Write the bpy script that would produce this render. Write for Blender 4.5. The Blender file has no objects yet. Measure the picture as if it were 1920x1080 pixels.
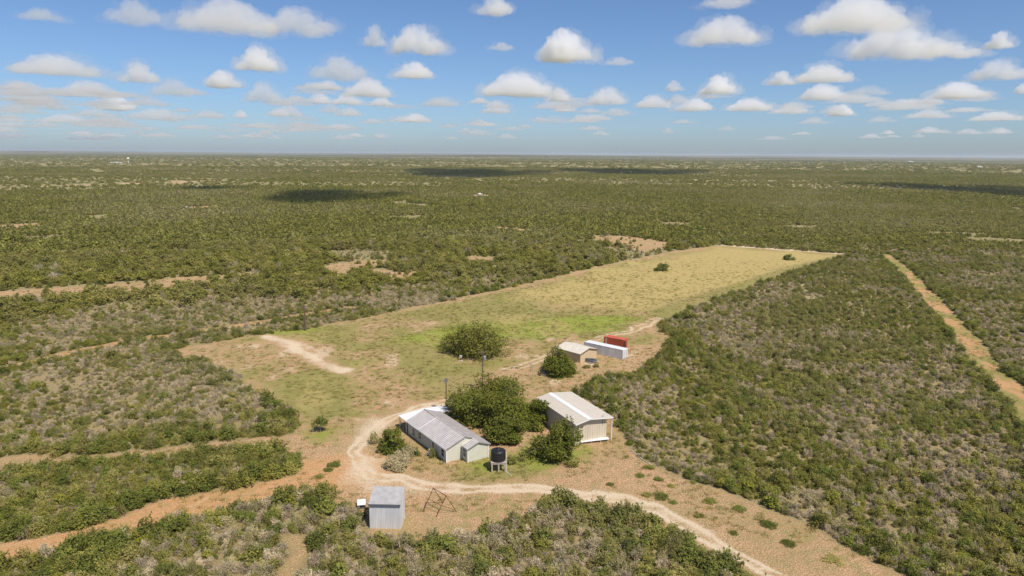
import bpy, bmesh, math
import numpy as np
from mathutils import Vector, Matrix

sc = bpy.context.scene
COL = sc.collection
rad = math.radians
# ------------------------------------------------------------------ camera
FPX, CAM_H, HZ, ROLL = 1300.0, 52.0, 288.7, rad(0.39)     # focal length in px of a 1920 wide frame
PITCH = math.atan((540 - HZ) / FPX)
FW = np.array([0, math.cos(PITCH), -math.sin(PITCH)])
_u0 = np.array([0, math.sin(PITCH), math.cos(PITCH)]); _r0 = np.array([1.0, 0, 0])
RT = _r0 * math.cos(ROLL) + _u0 * math.sin(ROLL)
UP = _u0 * math.cos(ROLL) - _r0 * math.sin(ROLL)
cam = bpy.data.cameras.new('camera'); camo = bpy.data.objects.new('camera', cam); COL.objects.link(camo)
cam.sensor_width = 36.0; cam.lens = FPX / 1920 * 36.0; cam.clip_start = 1.0; cam.clip_end = 150000.0
M = Matrix(((RT[0], UP[0], -FW[0], 0), (RT[1], UP[1], -FW[1], 0), (RT[2], UP[2], -FW[2], CAM_H), (0, 0, 0, 1)))
camo.matrix_world = M
sc.camera = camo
# ------------------------------------------------------------------ sky, sun, exposure
TO_SUN = Vector((0.42, -0.50, 1.0)).normalized()
W = bpy.data.worlds.new('World'); sc.world = W; W.use_nodes = True
wn = W.node_tree.nodes; wn.clear()
sky = wn.new('ShaderNodeTexSky'); sky.sky_type = 'NISHITA'; sky.sun_disc = False
sky.sun_elevation = math.asin(TO_SUN.z); sky.sun_rotation = math.atan2(TO_SUN.x, TO_SUN.y)
sky.air_density = 0.8; sky.dust_density = 0.8; sky.ozone_density = 8.3; sky.altitude = 100
bg = wn.new('ShaderNodeBackground'); bg.inputs[1].default_value = 0.083
wo = wn.new('ShaderNodeOutputWorld')
W.node_tree.links.new(sky.outputs[0], bg.inputs[0]); W.node_tree.links.new(bg.outputs[0], wo.inputs[0])
sun = bpy.data.lights.new('sun', 'SUN'); sun.energy = 3.6; sun.angle = rad(0.53); sun.color = (1.0, 0.93, 0.82)
suno = bpy.data.objects.new('sun', sun); COL.objects.link(suno)
suno.rotation_euler = TO_SUN.to_track_quat('Z', 'Y').to_euler(); suno.location = (60, -60, 120)
vs = sc.view_settings
vs.view_transform = 'Standard'; vs.look = 'None'; vs.exposure = 0.55; vs.gamma = 1.0; vs.use_curve_mapping = False
cy = sc.cycles
cy.use_denoising = True
cy.max_bounces = 10; cy.diffuse_bounces = 3; cy.glossy_bounces = 2; cy.transmission_bounces = 4; cy.volume_bounces = 8
cy.transparent_max_bounces = 8
cy.use_adaptive_sampling = False
cy.volume_step_rate = 1.0

# ------------------------------------------------------------------ measuring: a pixel of the photograph to a place on the ground
def G(px, py, z=0.0):
    d = FW + RT * ((px - 960) / FPX) - UP * ((py - 540) / FPX)
    t = (z - CAM_H) / d[2]
    return np.array([d[0] * t, d[1] * t])
def PX(x, y, z=0.0):
    v0, v1, v2 = x, y, z - CAM_H
    dd = v0 * FW[0] + v1 * FW[1] + v2 * FW[2]
    dd = np.where(np.abs(dd) < 1e-3, 1e-3, dd)
    return 960 + FPX * (v0 * RT[0] + v1 * RT[1] + v2 * RT[2]) / dd, 540 - FPX * (v0 * UP[0] + v1 * UP[1] + v2 * UP[2]) / dd, dd
# ------------------------------------------------------------------ numpy noise
def _hash(ix, iy, s):
    h = (ix.astype(np.int64) * 374761393 + iy.astype(np.int64) * 668265263 + s * 1274126177) & 0xFFFFFFFF
    h = ((h ^ (h >> 13)) * 1274126177) & 0xFFFFFFFF
    return ((h ^ (h >> 16)) & 0xFFFF) / 65535.0
def vnoise(x, y, s=0):
    ix = np.floor(x); iy = np.floor(y); fx = x - ix; fy = y - iy
    fx = fx * fx * (3 - 2 * fx); fy = fy * fy * (3 - 2 * fy)
    a = _hash(ix, iy, s); b = _hash(ix + 1, iy, s); c = _hash(ix, iy + 1, s); d = _hash(ix + 1, iy + 1, s)
    return a + (b - a) * fx + (c - a) * fy + (a - b - c + d) * fx * fy
def fbm(x, y, s=0, o=4):
    r = 0; a = 0.5; t = 0
    for i in range(o):
        r = r + a * vnoise(x * 2 ** i, y * 2 ** i, s + 17 * i); t += a; a *= 0.5
    return r / t
def sstep(a, b, x):
    t = np.clip((x - a) / (b - a), 0, 1); return t * t * (3 - 2 * t)
def terrain(x, y):
    d = np.hypot(x, y)
    k = sstep(900, 5000, d)
    h = k * 16 * (fbm(x / 2600.0, y / 2600.0, 5, 3) - 0.5) * 2
    h = h + sstep(6000, 20000, d) * (-14 + 92 * fbm(x / 6500.0, y / 6500.0, 9, 4))
    return h
# ------------------------------------------------------------------ where the ground is open
def poly(px): return np.array([G(*p) for p in px])
def sdf_poly(P, x, y):
    """signed distance (positive inside) in metres"""
    n = len(P); dm = np.full(x.shape, 1e12); ins = np.zeros(x.shape, bool)
    for i in range(n):
        ax, ay = P[i]; bx, by = P[(i + 1) % n]; ex, ey = bx - ax, by - ay
        t = np.clip(((x - ax) * ex + (y - ay) * ey) / (ex * ex + ey * ey + 1e-9), 0, 1)
        dm = np.minimum(dm, (x - ax - t * ex) ** 2 + (y - ay - t * ey) ** 2)
        if ay != by:
            c = ((ay > y) != (by > y)) & (x < (bx - ax) * (y - ay) / (by - ay) + ax)
            ins ^= c
    return np.sqrt(dm) * np.where(ins, 1, -1)
def dist_line(P, x, y):
    dm = np.full(x.shape, 1e12)
    for i in range(len(P) - 1):
        ax, ay = P[i]; ex, ey = P[i + 1] - P[i]
        t = np.clip(((x - ax) * ex + (y - ay) * ey) / (ex * ex + ey * ey + 1e-9), 0, 1)
        dm = np.minimum(dm, (x - ax - t * ex) ** 2 + (y - ay - t * ey) ** 2)
    return np.sqrt(dm)
MAIN = poly([(330, 657), (450, 634), (570, 617), (700, 592), (850, 562), (1000, 529), (1150, 494), (1250, 474), (1345, 460), (1590, 477),
             (1530, 496), (1400, 540), (1300, 576), (1235, 608), (1225, 618), (1264, 637), (1245, 657), (1205, 678), (1190, 694), (1140, 704),
             (1100, 724), (1080, 740), (1120, 768), (1152, 792), (1158, 832), (1200, 862), (1290, 895), (1400, 941), (1500, 990), (1600, 1034),
             (1700, 1085), (1760, 1120), (1460, 1120), (1400, 1077), (1320, 1033), (1241, 985), (1200, 965), (1165, 950), (1140, 950),
             (1100, 940), (1060, 940), (1028, 948), (960, 974), (900, 990), (870, 1004), (800, 1014), (766, 1018), (745, 1004), (690, 1000),
             (684, 984), (676, 968), (655, 958), (620, 948), (590, 921), (530, 916), (440, 941), (380, 964), (270, 995), (150, 1022), (0, 1060),
             (-120, 1096), (-120, 1040), (0, 1016), (100, 999), (200, 974), (330, 936), (440, 911), (540, 885), (576, 866), (572, 850), (500, 842),
             (400, 846), (250, 857), (100, 871), (0, 882), (-120, 897), (-120, 876), (0, 860), (100, 854), (250, 845), (400, 835), (500, 824),
             (548, 816), (562, 796), (545, 768), (480, 735), (455, 712), (430, 690), (385, 678), (345, 672)])
SAND = [poly(p) for p in (
    [(-60, 550), (80, 541), (200, 534), (330, 521), (470, 512), (476, 524), (400, 532), (330, 541), (200, 551), (60, 559), (-60, 569)],
    [(612, 497), (690, 488), (725, 487), (722, 496), (660, 506), (640, 516), (615, 512)],
    [(700, 505), (760, 512), (790, 508), (800, 518), (760, 528), (700, 520)],
    [(1112, 441), (1180, 444), (1252, 454), (1247, 466), (1200, 473), (1180, 464), (1115, 454)],
    [(925, 424), (985, 430), (980, 436), (930, 431)],
    [(-60, 424), (75, 419), (75, 428), (-60, 434)],
    [(880, 480), (940, 484), (930, 495), (880, 490)],
    [(345, 388), (392, 386), (392, 393), (345, 394)],
    [(320, 338), (344, 338), (352, 344), (325, 345)],
    [(888, 365), (918, 365), (918, 371), (888, 371)])]
TRACKS = [(np.array([G(*p) for p in pts]), w, g) for pts, w, g in (
    ([(-80, 716), (0, 694), (120, 664), (250, 638), (330, 628), (400, 619), (480, 606), (560, 592), (660, 577)], 1.8, 0.1),
    ([(1660, 478), (1700, 512), (1750, 563), (1800, 622), (1850, 682), (1890, 727), (1940, 790), (2000, 865), (2060, 950)], 2.5, 0.05),
    ([(-60, 356), (0, 353), (170, 346), (330, 342), (480, 335), (640, 330), (800, 325)], 11.0, 0.5),
    ([(468, 358), (520, 365), (570, 374), (628, 384)], 4.0, 0.9),
    ([(888, 343), (960, 342), (1050, 341)], 9.0, 0.8),
    ([(1632, 313), (1700, 315)], 15.0, 0.7),
    ([(172, 318), (182, 321), (190, 324)], 12.0, 0.9),
    ([(545, 1010), (560, 1040), (545, 1075), (530, 1110)], 0.9, 0.0),
    ([(150, 1052), (200, 1040)], 0.9, 0.0))]
def open_dist(x, y):
    """metres inside open ground (positive) or into the brush (negative), with ragged edges"""
    wx = x + 2.6 * (fbm(x / 7, y / 7, 31, 3) - 0.5) * 2; wy = y + 2.6 * (fbm(x / 7, y / 7, 37, 3) - 0.5) * 2
    d = sdf_poly(MAIN, wx, wy)
    for P in SAND: d = np.maximum(d, sdf_poly(P, wx, wy))
    tx_, ty_ = x + 0.4 * (wx - x), y + 0.4 * (wy - y)
    for P, w, g in TRACKS: d = np.maximum(d, w - dist_line(P, tx_, ty_))
    return d
FIELD = poly([(335, 657), (450, 634), (570, 617), (700, 592), (850, 562), (1000, 529), (1150, 494), (1250, 474), (1345, 460), (1590, 477),
              (1530, 496), (1400, 540), (1300, 576), (1235, 605), (1180, 628), (1090, 650), (1000, 684), (960, 686), (900, 715), (840, 752), (770, 762),
              (700, 785), (655, 815), (640, 835), (600, 828), (575, 805), (545, 768), (455, 712), (385, 678)])
DRY = poly([(985, 548), (1150, 502), (1345, 464), (1560, 478), (1480, 502), (1400, 532), (1300, 560), (1210, 588), (1110, 580), (1020, 572)])
YARDG = poly([(790, 845), (800, 880), (840, 900), (900, 908), (1000, 898), (1075, 888), (1120, 862), (1090, 830), (960, 825), (880, 790), (800, 800)])
LUSH = [poly(p) for p in ([(930, 838), (1090, 838), (1098, 868), (1030, 880), (960, 868)], [(780, 838), (850, 870), (925, 858), (925, 872), (860, 888), (800, 870)],
                          [(960, 605), (1060, 590), (1190, 590), (1215, 600), (1120, 622), (1010, 634), (950, 630)],
                          [(720, 640), (830, 610), (960, 600), (980, 630), (830, 650)], [(500, 622), (600, 612), (590, 622), (510, 632)], [(570, 800), (650, 800), (640, 830), (590, 832)])]
BARE = [poly(p) for p in ([(335, 655), (450, 640), (560, 630), (640, 648), (655, 690), (560, 692), (420, 695), (385, 680)],
                          [(1000, 684), (1090, 650), (1200, 612), (1262, 637), (1205, 676), (1110, 715), (1020, 740), (980, 712)],
                          [(860, 668), (885, 668), (888, 682), (855, 682)], [(640, 700), (760, 690), (830, 730), (830, 770), (720, 790), (650, 760)])]
DRIVE = np.array([G(*p) for p in ((845, 752), (800, 763), (750, 778), (715, 793), (680, 818), (658, 846), (663, 876), (692, 898), (760, 909), (850, 916), (930, 919),
                                  (1020, 918), (1120, 925), (1170, 935), (1230, 960), (1320, 1007), (1400, 1047), (1480, 1087), (1580, 1140))])
APRON = poly([(740, 772), (690, 782), (640, 820), (600, 850), (620, 905), (690, 932), (800, 930), (770, 900), (710, 875), (695, 850), (712, 812), (760, 788)])
SCRAPE = np.array([G(*p) for p in ((505, 633), (545, 645), (585, 667), (620, 684), (648, 694))])
TRACK2 = np.array([G(*p) for p in ((1235, 597), (1180, 617), (1110, 640), (1040, 664), (985, 684), (950, 694))])
LEFTROAD = np.array([G(*p) for p in ((-120, 1075), (0, 1042), (150, 1005), (270, 983), (380, 955), (440, 930), (540, 902), (610, 890), (660, 880))])
MOWN = np.array([G(*p) for p in ((1575, 484), (1480, 510), (1380, 541), (1290, 571), (1215, 600))])

# ------------------------------------------------------------------ materials
def new_mat(name):
    m = bpy.data.materials.new(name); m.use_nodes = True; m.node_tree.nodes.clear(); return m, m.node_tree.nodes, m.node_tree.links
def mat(name, color, rough=0.7, noise=0.12, scale=6.0, metal=0.0, bump=0.0, spec=0.3, streak=0.0):
    m, n, l = new_mat(name)
    out = n.new('ShaderNodeOutputMaterial'); b = n.new('ShaderNodeBsdfPrincipled')
    tc = n.new('ShaderNodeTexCoord'); nz = n.new('ShaderNodeTexNoise'); nz.inputs['Scale'].default_value = scale; nz.inputs['Detail'].default_value = 6
    mp = n.new('ShaderNodeMapping'); mp.inputs['Scale'].default_value = (1, 1, 0.15 if streak else 1)
    l.new(tc.outputs['Object'], mp.inputs[0]); l.new(mp.outputs[0], nz.inputs['Vector'])
    mr = n.new('ShaderNodeMapRange'); mr.inputs[1].default_value = 0.3; mr.inputs[2].default_value = 0.7; mr.inputs[3].default_value = 1 - noise; mr.inputs[4].default_value = 1 + noise * 0.6
    l.new(nz.outputs[0], mr.inputs[0])
    mx = n.new('ShaderNodeMix'); mx.data_type = 'RGBA'; mx.blend_type = 'MULTIPLY'; mx.inputs[0].default_value = 1.0; mx.inputs[6].default_value = (*color, 1)
    l.new(mr.outputs[0], mx.inputs[7]); l.new(mx.outputs[2], b.inputs['Base Color'])
    b.inputs['Roughness'].default_value = rough; b.inputs['Metallic'].default_value = metal; b.inputs['Specular IOR Level'].default_value = spec
    if bump:
        bp = n.new('ShaderNodeBump'); bp.inputs['Strength'].default_value = bump; bp.inputs['Distance'].default_value = 0.02
        l.new(nz.outputs[0], bp.inputs['Height']); l.new(bp.outputs[0], b.inputs['Normal'])
    l.new(b.outputs[0], out.inputs[0]); return m
def leaf_mat(name, ca, cb, cc, trans=0.3, patch=0.0, vary=0.28, pscale=0.016):
    """two leaf tones per clump, a third drifting from plant to plant"""
    m, n, l = new_mat(name)
    out = n.new('ShaderNodeOutputMaterial')
    at = n.new('ShaderNodeAttribute'); at.attribute_name = 'tone'
    m1 = n.new('ShaderNodeMix'); m1.data_type = 'RGBA'; m1.inputs[6].default_value = (*ca, 1); m1.inputs[7].default_value = (*cb, 1)
    l.new(at.outputs['Fac'], m1.inputs[0])
    oi = n.new('ShaderNodeObjectInfo')
    mr = n.new('ShaderNodeMapRange'); mr.inputs[1].default_value = 0.45; mr.inputs[2].default_value = 1.0; mr.inputs[3].default_value = 0.0; mr.inputs[4].default_value = 0.85
    l.new(oi.outputs['Random'], mr.inputs[0])
    m2 = n.new('ShaderNodeMix'); m2.data_type = 'RGBA'; m2.inputs[7].default_value = (*cc, 1)
    l.new(mr.outputs[0], m2.inputs[0]); l.new(m1.outputs[2], m2.inputs[6])
    mm = n.new('ShaderNodeMath'); mm.operation = 'MULTIPLY'; mm.inputs[1].default_value = 7.13; l.new(oi.outputs['Random'], mm.inputs[0])
    fr = n.new('ShaderNodeMath'); fr.operation = 'FRACT'; l.new(mm.outputs[0], fr.inputs[0])
    mv = n.new('ShaderNodeMapRange'); mv.inputs[3].default_value = 1 - vary; mv.inputs[4].default_value = 1 + vary; l.new(fr.outputs[0], mv.inputs[0])
    m3 = n.new('ShaderNodeMix'); m3.data_type = 'RGBA'; m3.blend_type = 'MULTIPLY'; m3.inputs[0].default_value = 1
    l.new(m2.outputs[2], m3.inputs[6]); l.new(mv.outputs[0], m3.inputs[7])
    ge = n.new('ShaderNodeNewGeometry'); pn = n.new('ShaderNodeTexNoise'); pn.inputs['Scale'].default_value = pscale; pn.inputs['Detail'].default_value = 4; l.new(ge.outputs['Position'], pn.inputs['Vector'])
    pr = n.new('ShaderNodeMapRange'); pr.inputs[1].default_value = 0.46; pr.inputs[2].default_value = 0.66; pr.inputs[3].default_value = 0.0; pr.inputs[4].default_value = patch; l.new(pn.outputs[0], pr.inputs[0])
    m4 = n.new('ShaderNodeMix'); m4.data_type = 'RGBA'; m4.inputs[7].default_value = (0.385, 0.335, 0.165, 1); l.new(pr.outputs[0], m4.inputs[0]); l.new(m3.outputs[2], m4.inputs[6]); m3 = m4
    d = n.new('ShaderNodeBsdfDiffuse'); t = n.new('ShaderNodeBsdfTranslucent'); s = n.new('ShaderNodeMixShader'); s.inputs[0].default_value = trans
    l.new(m3.outputs[2], d.inputs[0]); l.new(m3.outputs[2], t.inputs[0]); l.new(d.outputs[0], s.inputs[1]); l.new(t.outputs[0], s.inputs[2])
    l.new(s.outputs[0], out.inputs[0]); return m
MT = dict(
    leaf_scrub=leaf_mat('scrub leaves', (0.248, 0.242, 0.050), (0.347, 0.321, 0.077), (0.396, 0.341, 0.121), 0.38, 0.45),
    leaf_dark=leaf_mat('dark leaves', (0.154, 0.182, 0.042), (0.226, 0.244, 0.055), (0.292, 0.288, 0.070), 0.38, 0.30),
    leaf_lime=leaf_mat('lime leaves', (0.240, 0.250, 0.036), (0.320, 0.305, 0.050), (0.280, 0.265, 0.055), 0.38, 0.15),
    leaf_wand=leaf_mat('wand shrub leaves', (0.300, 0.275, 0.085), (0.390, 0.340, 0.130), (0.300, 0.300, 0.070), 0.38, 0.3),
    leaf_elm=leaf_mat('bright tree leaves', (0.135, 0.155, 0.030), (0.245, 0.250, 0.046), (0.180, 0.195, 0.038), 0.38, 0.0, 0.05),
    leaf_oak=leaf_mat('oak leaves', (0.120, 0.142, 0.026), (0.220, 0.232, 0.040), (0.165, 0.188, 0.032), 0.35, 0.0, 0.05),
    leaf_mesq=leaf_mat('feathery leaves', (0.240, 0.240, 0.050), (0.320, 0.300, 0.072), (0.325, 0.290, 0.100), 0.38, 0.38, 0.22),
    leaf_far=leaf_mat('far tree leaves', (0.215, 0.218, 0.050), (0.270, 0.262, 0.064), (0.285, 0.262, 0.085), 0.40, 0.85, 0.14, 0.0042),
    leaf_grey=leaf_mat('grey twigs and leaves', (0.50, 0.412, 0.270), (0.59, 0.490, 0.330), (0.37, 0.335, 0.135), 0.3, 0.0),
    bark=mat('bark', (0.20, 0.16, 0.125), 0.9, 0.3, 8), bark_pale=mat('pale bark', (0.42, 0.37, 0.31), 0.9, 0.25, 8),
    grass=leaf_mat('grass blades', (0.250, 0.255, 0.055), (0.370, 0.320, 0.115), (0.430, 0.340, 0.150), 0.4),
    siding=mat('pale green siding', (0.59, 0.585, 0.48), 0.7, 0.06, 2.5, spec=0.2),
    white=mat('white paint', (0.744, 0.735, 0.707), 0.55, 0.08, 3, spec=0.3),
    white_metal=mat('white metal roofing', (0.688, 0.688, 0.679), 0.45, 0.10, 1.2, spec=0.4),
    galv=mat('galvanised roofing', (0.36, 0.33, 0.315), 0.6, 0.16, 1.0, 0.0, spec=0.2),
    galv_rib=mat('galvanised ribs', (0.54, 0.505, 0.48), 0.6, 0.14, 1.0, 0.0, spec=0.2),
    shed=mat('grey shed sheeting', (0.60, 0.595, 0.59), 0.55, 0.14, 1.6, streak=1, spec=0.2),
    shed_roof=mat('grey shed roofing', (0.38, 0.37, 0.37), 0.6, 0.16, 1.2, spec=0.2),
    dark_metal=mat('dark grey metal', (0.13, 0.13, 0.14), 0.6, 0.2, 3),
    tan_panel=mat('tan wall sheeting', (0.60, 0.525, 0.405), 0.55, 0.08, 1.5, streak=1, spec=0.3),
    tan_roof=mat('pale tan roofing', (0.53, 0.475, 0.405), 0.6, 0.05, 0.8, spec=0.2),
    tan_plain=mat('tan painted board', (0.568, 0.430, 0.267), 0.7, 0.08, 1.5),
    cream_roof=mat('cream roofing', (0.602, 0.555, 0.464), 0.5, 0.10, 0.9, spec=0.35),
    brown=mat('brown fascia', (0.16, 0.09, 0.055), 0.7, 0.2, 4),
    glass=mat('dark window glass', (0.03, 0.03, 0.035), 0.1, 0.1, 2, spec=0.6),
    container_white=mat('white container steel', (0.68, 0.675, 0.66), 0.5, 0.14, 1.4, streak=1),
    container_red=mat('red container steel', (0.52, 0.115, 0.06), 0.55, 0.20, 1.4, streak=1),
    tank=mat('black tank plastic', (0.016, 0.016, 0.019), 0.45, 0.2, 2, spec=0.4),
    wood=mat('weathered timber', (0.44, 0.37, 0.32), 0.85, 0.25, 6, bump=0.3),
    pole=mat('pole timber', (0.15, 0.105, 0.08), 0.9, 0.3, 5),
    rust=mat('rusty steel', (0.17, 0.06, 0.025), 0.85, 0.35, 7),
    steel=mat('grey steel', (0.35, 0.35, 0.36), 0.5, 0.15, 4, 0.5),
    concrete=mat('pale concrete', (0.50, 0.46, 0.40), 0.9, 0.2, 5),
    petal=mat('white blossom', (0.75, 0.70, 0.70), 0.8, 0.1, 9),
    stone=mat('pale stone', (0.55, 0.47, 0.36), 0.9, 0.25, 3))

# ------------------------------------------------------------------ object helpers
def link(name, me, m=None, parent=None):
    if m is not None and not me.materials: me.materials.append(m)
    o = bpy.data.objects.new(name, me); COL.objects.link(o)
    if parent is not None: o.parent = parent
    return o
def tag(o, label=None, cat=None, group=None, kind=None):
    if label: o['label'] = label
    if cat: o['category'] = cat
    if group: o['group'] = group
    if kind: o['kind'] = kind
    return o
def thing(name, loc, rz, label, cat, group=None):
    o = bpy.data.objects.new(name, None); COL.objects.link(o); o.empty_display_size = 0.3
    o.location = (loc[0], loc[1], loc[2] if len(loc) > 2 else 0); o.rotation_euler = (0, 0, rz)
    return tag(o, label, cat, group)
def np_mesh(name, v, f, tone=None, smooth=False):
    """v (n,3); f (m,k) all faces the same size"""
    me = bpy.data.meshes.new(name); v = np.asarray(v, np.float32); f = np.asarray(f, np.int32); k = f.shape[1]
    me.vertices.add(len(v)); me.vertices.foreach_set('co', v.ravel())
    me.loops.add(f.size); me.loops.foreach_set('vertex_index', f.ravel())
    me.polygons.add(len(f)); me.polygons.foreach_set('loop_start', np.arange(0, f.size, k, dtype=np.int32))
    if tone is not None:
        a = me.attributes.new('tone', 'FLOAT', 'POINT'); a.data.foreach_set('value', np.asarray(tone, np.float32))
    if smooth: me.polygons.foreach_set('use_smooth', np.ones(len(f), bool))
    me.update(); me.validate(); return me
class MB:
    """collects boxes, prisms and tubes, and links them as one mesh object"""
    def __init__(s): s.v = []; s.f = []
    def add(s, v, f):
        b = len(s.v); s.v += [tuple(map(float, p)) for p in v]; s.f += [tuple(i + b for i in q) for q in f]; return s
    def box(s, x0, x1, y0, y1, z0, z1):
        v = [(x, y, z) for z in (z0, z1) for y in (y0, y1) for x in (x0, x1)]
        return s.add(v, [(0, 2, 3, 1), (4, 5, 7, 6), (0, 1, 5, 4), (2, 6, 7, 3), (0, 4, 6, 2), (1, 3, 7, 5)])
    def prism(s, pts, y0, y1):
        """profile in x,z pushed along y"""
        n = len(pts); v = [(x, y0, z) for x, z in pts] + [(x, y1, z) for x, z in pts]
        return s.add(v, [tuple(range(n)), tuple(range(2 * n - 1, n - 1, -1))] + [(i, i + n, (i + 1) % n + n, (i + 1) % n) for i in range(n)])
    def slab(s, a, b, c, d, t):
        """four corners (top face), thickness downwards"""
        q = [Vector(p) for p in (a, b, c, d)]; nn = (q[1] - q[0]).cross(q[3] - q[0]).normalized()
        if nn.z < 0: nn = -nn
        v = q + [p - nn * t for p in q]
        return s.add(v, [(0, 1, 2, 3), (7, 6, 5, 4), (0, 4, 5, 1), (1, 5, 6, 2), (2, 6, 7, 3), (3, 7, 4, 0)])
    def tube(s, a, b, r0, r1=None, n=8, cap=True):
        r1 = r0 if r1 is None else r1; a = Vector(a); b = Vector(b); d = (b - a).normalized()
        x = d.orthogonal().normalized(); y = d.cross(x)
        v = [a + (x * math.cos(t) + y * math.sin(t)) * r0 for t in [2 * math.pi * i / n for i in range(n)]] + \
            [b + (x * math.cos(t) + y * math.sin(t)) * r1 for t in [2 * math.pi * i / n for i in range(n)]]
        f = [(i, (i + 1) % n, (i + 1) % n + n, i + n) for i in range(n)]
        if cap: f += [tuple(range(n - 1, -1, -1)), tuple(range(n, 2 * n))]
        return s.add(v, f)
    def lathe(s, prof, n=32, c=(0, 0, 0)):
        v = []; f = []
        for r, z in prof:
            v += [(c[0] + r * math.cos(2 * math.pi * i / n), c[1] + r * math.sin(2 * math.pi * i / n), c[2] + z) for i in range(n)]
        for k in range(len(prof) - 1):
            f += [(k * n + i, k * n + (i + 1) % n, (k + 1) * n + (i + 1) % n, (k + 1) * n + i) for i in range(n)]
        f += [tuple(range(n - 1, -1, -1)), tuple(range((len(prof) - 1) * n, len(prof) * n))]
        return s.add(v, f)
    def build(s, name, m, parent=None, smooth=False, loc=None):
        me = bpy.data.meshes.new(name); me.from_pydata(s.v, [], s.f); me.update()
        bm = bmesh.new(); bm.from_mesh(me); bmesh.ops.recalc_face_normals(bm, faces=bm.faces); bm.to_mesh(me); bm.free()
        if smooth:
            for p in me.polygons: p.use_smooth = True
        o = link(name, me, MT[m] if isinstance(m, str) else m, parent)
        if loc: o.location = loc
        return o

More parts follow.
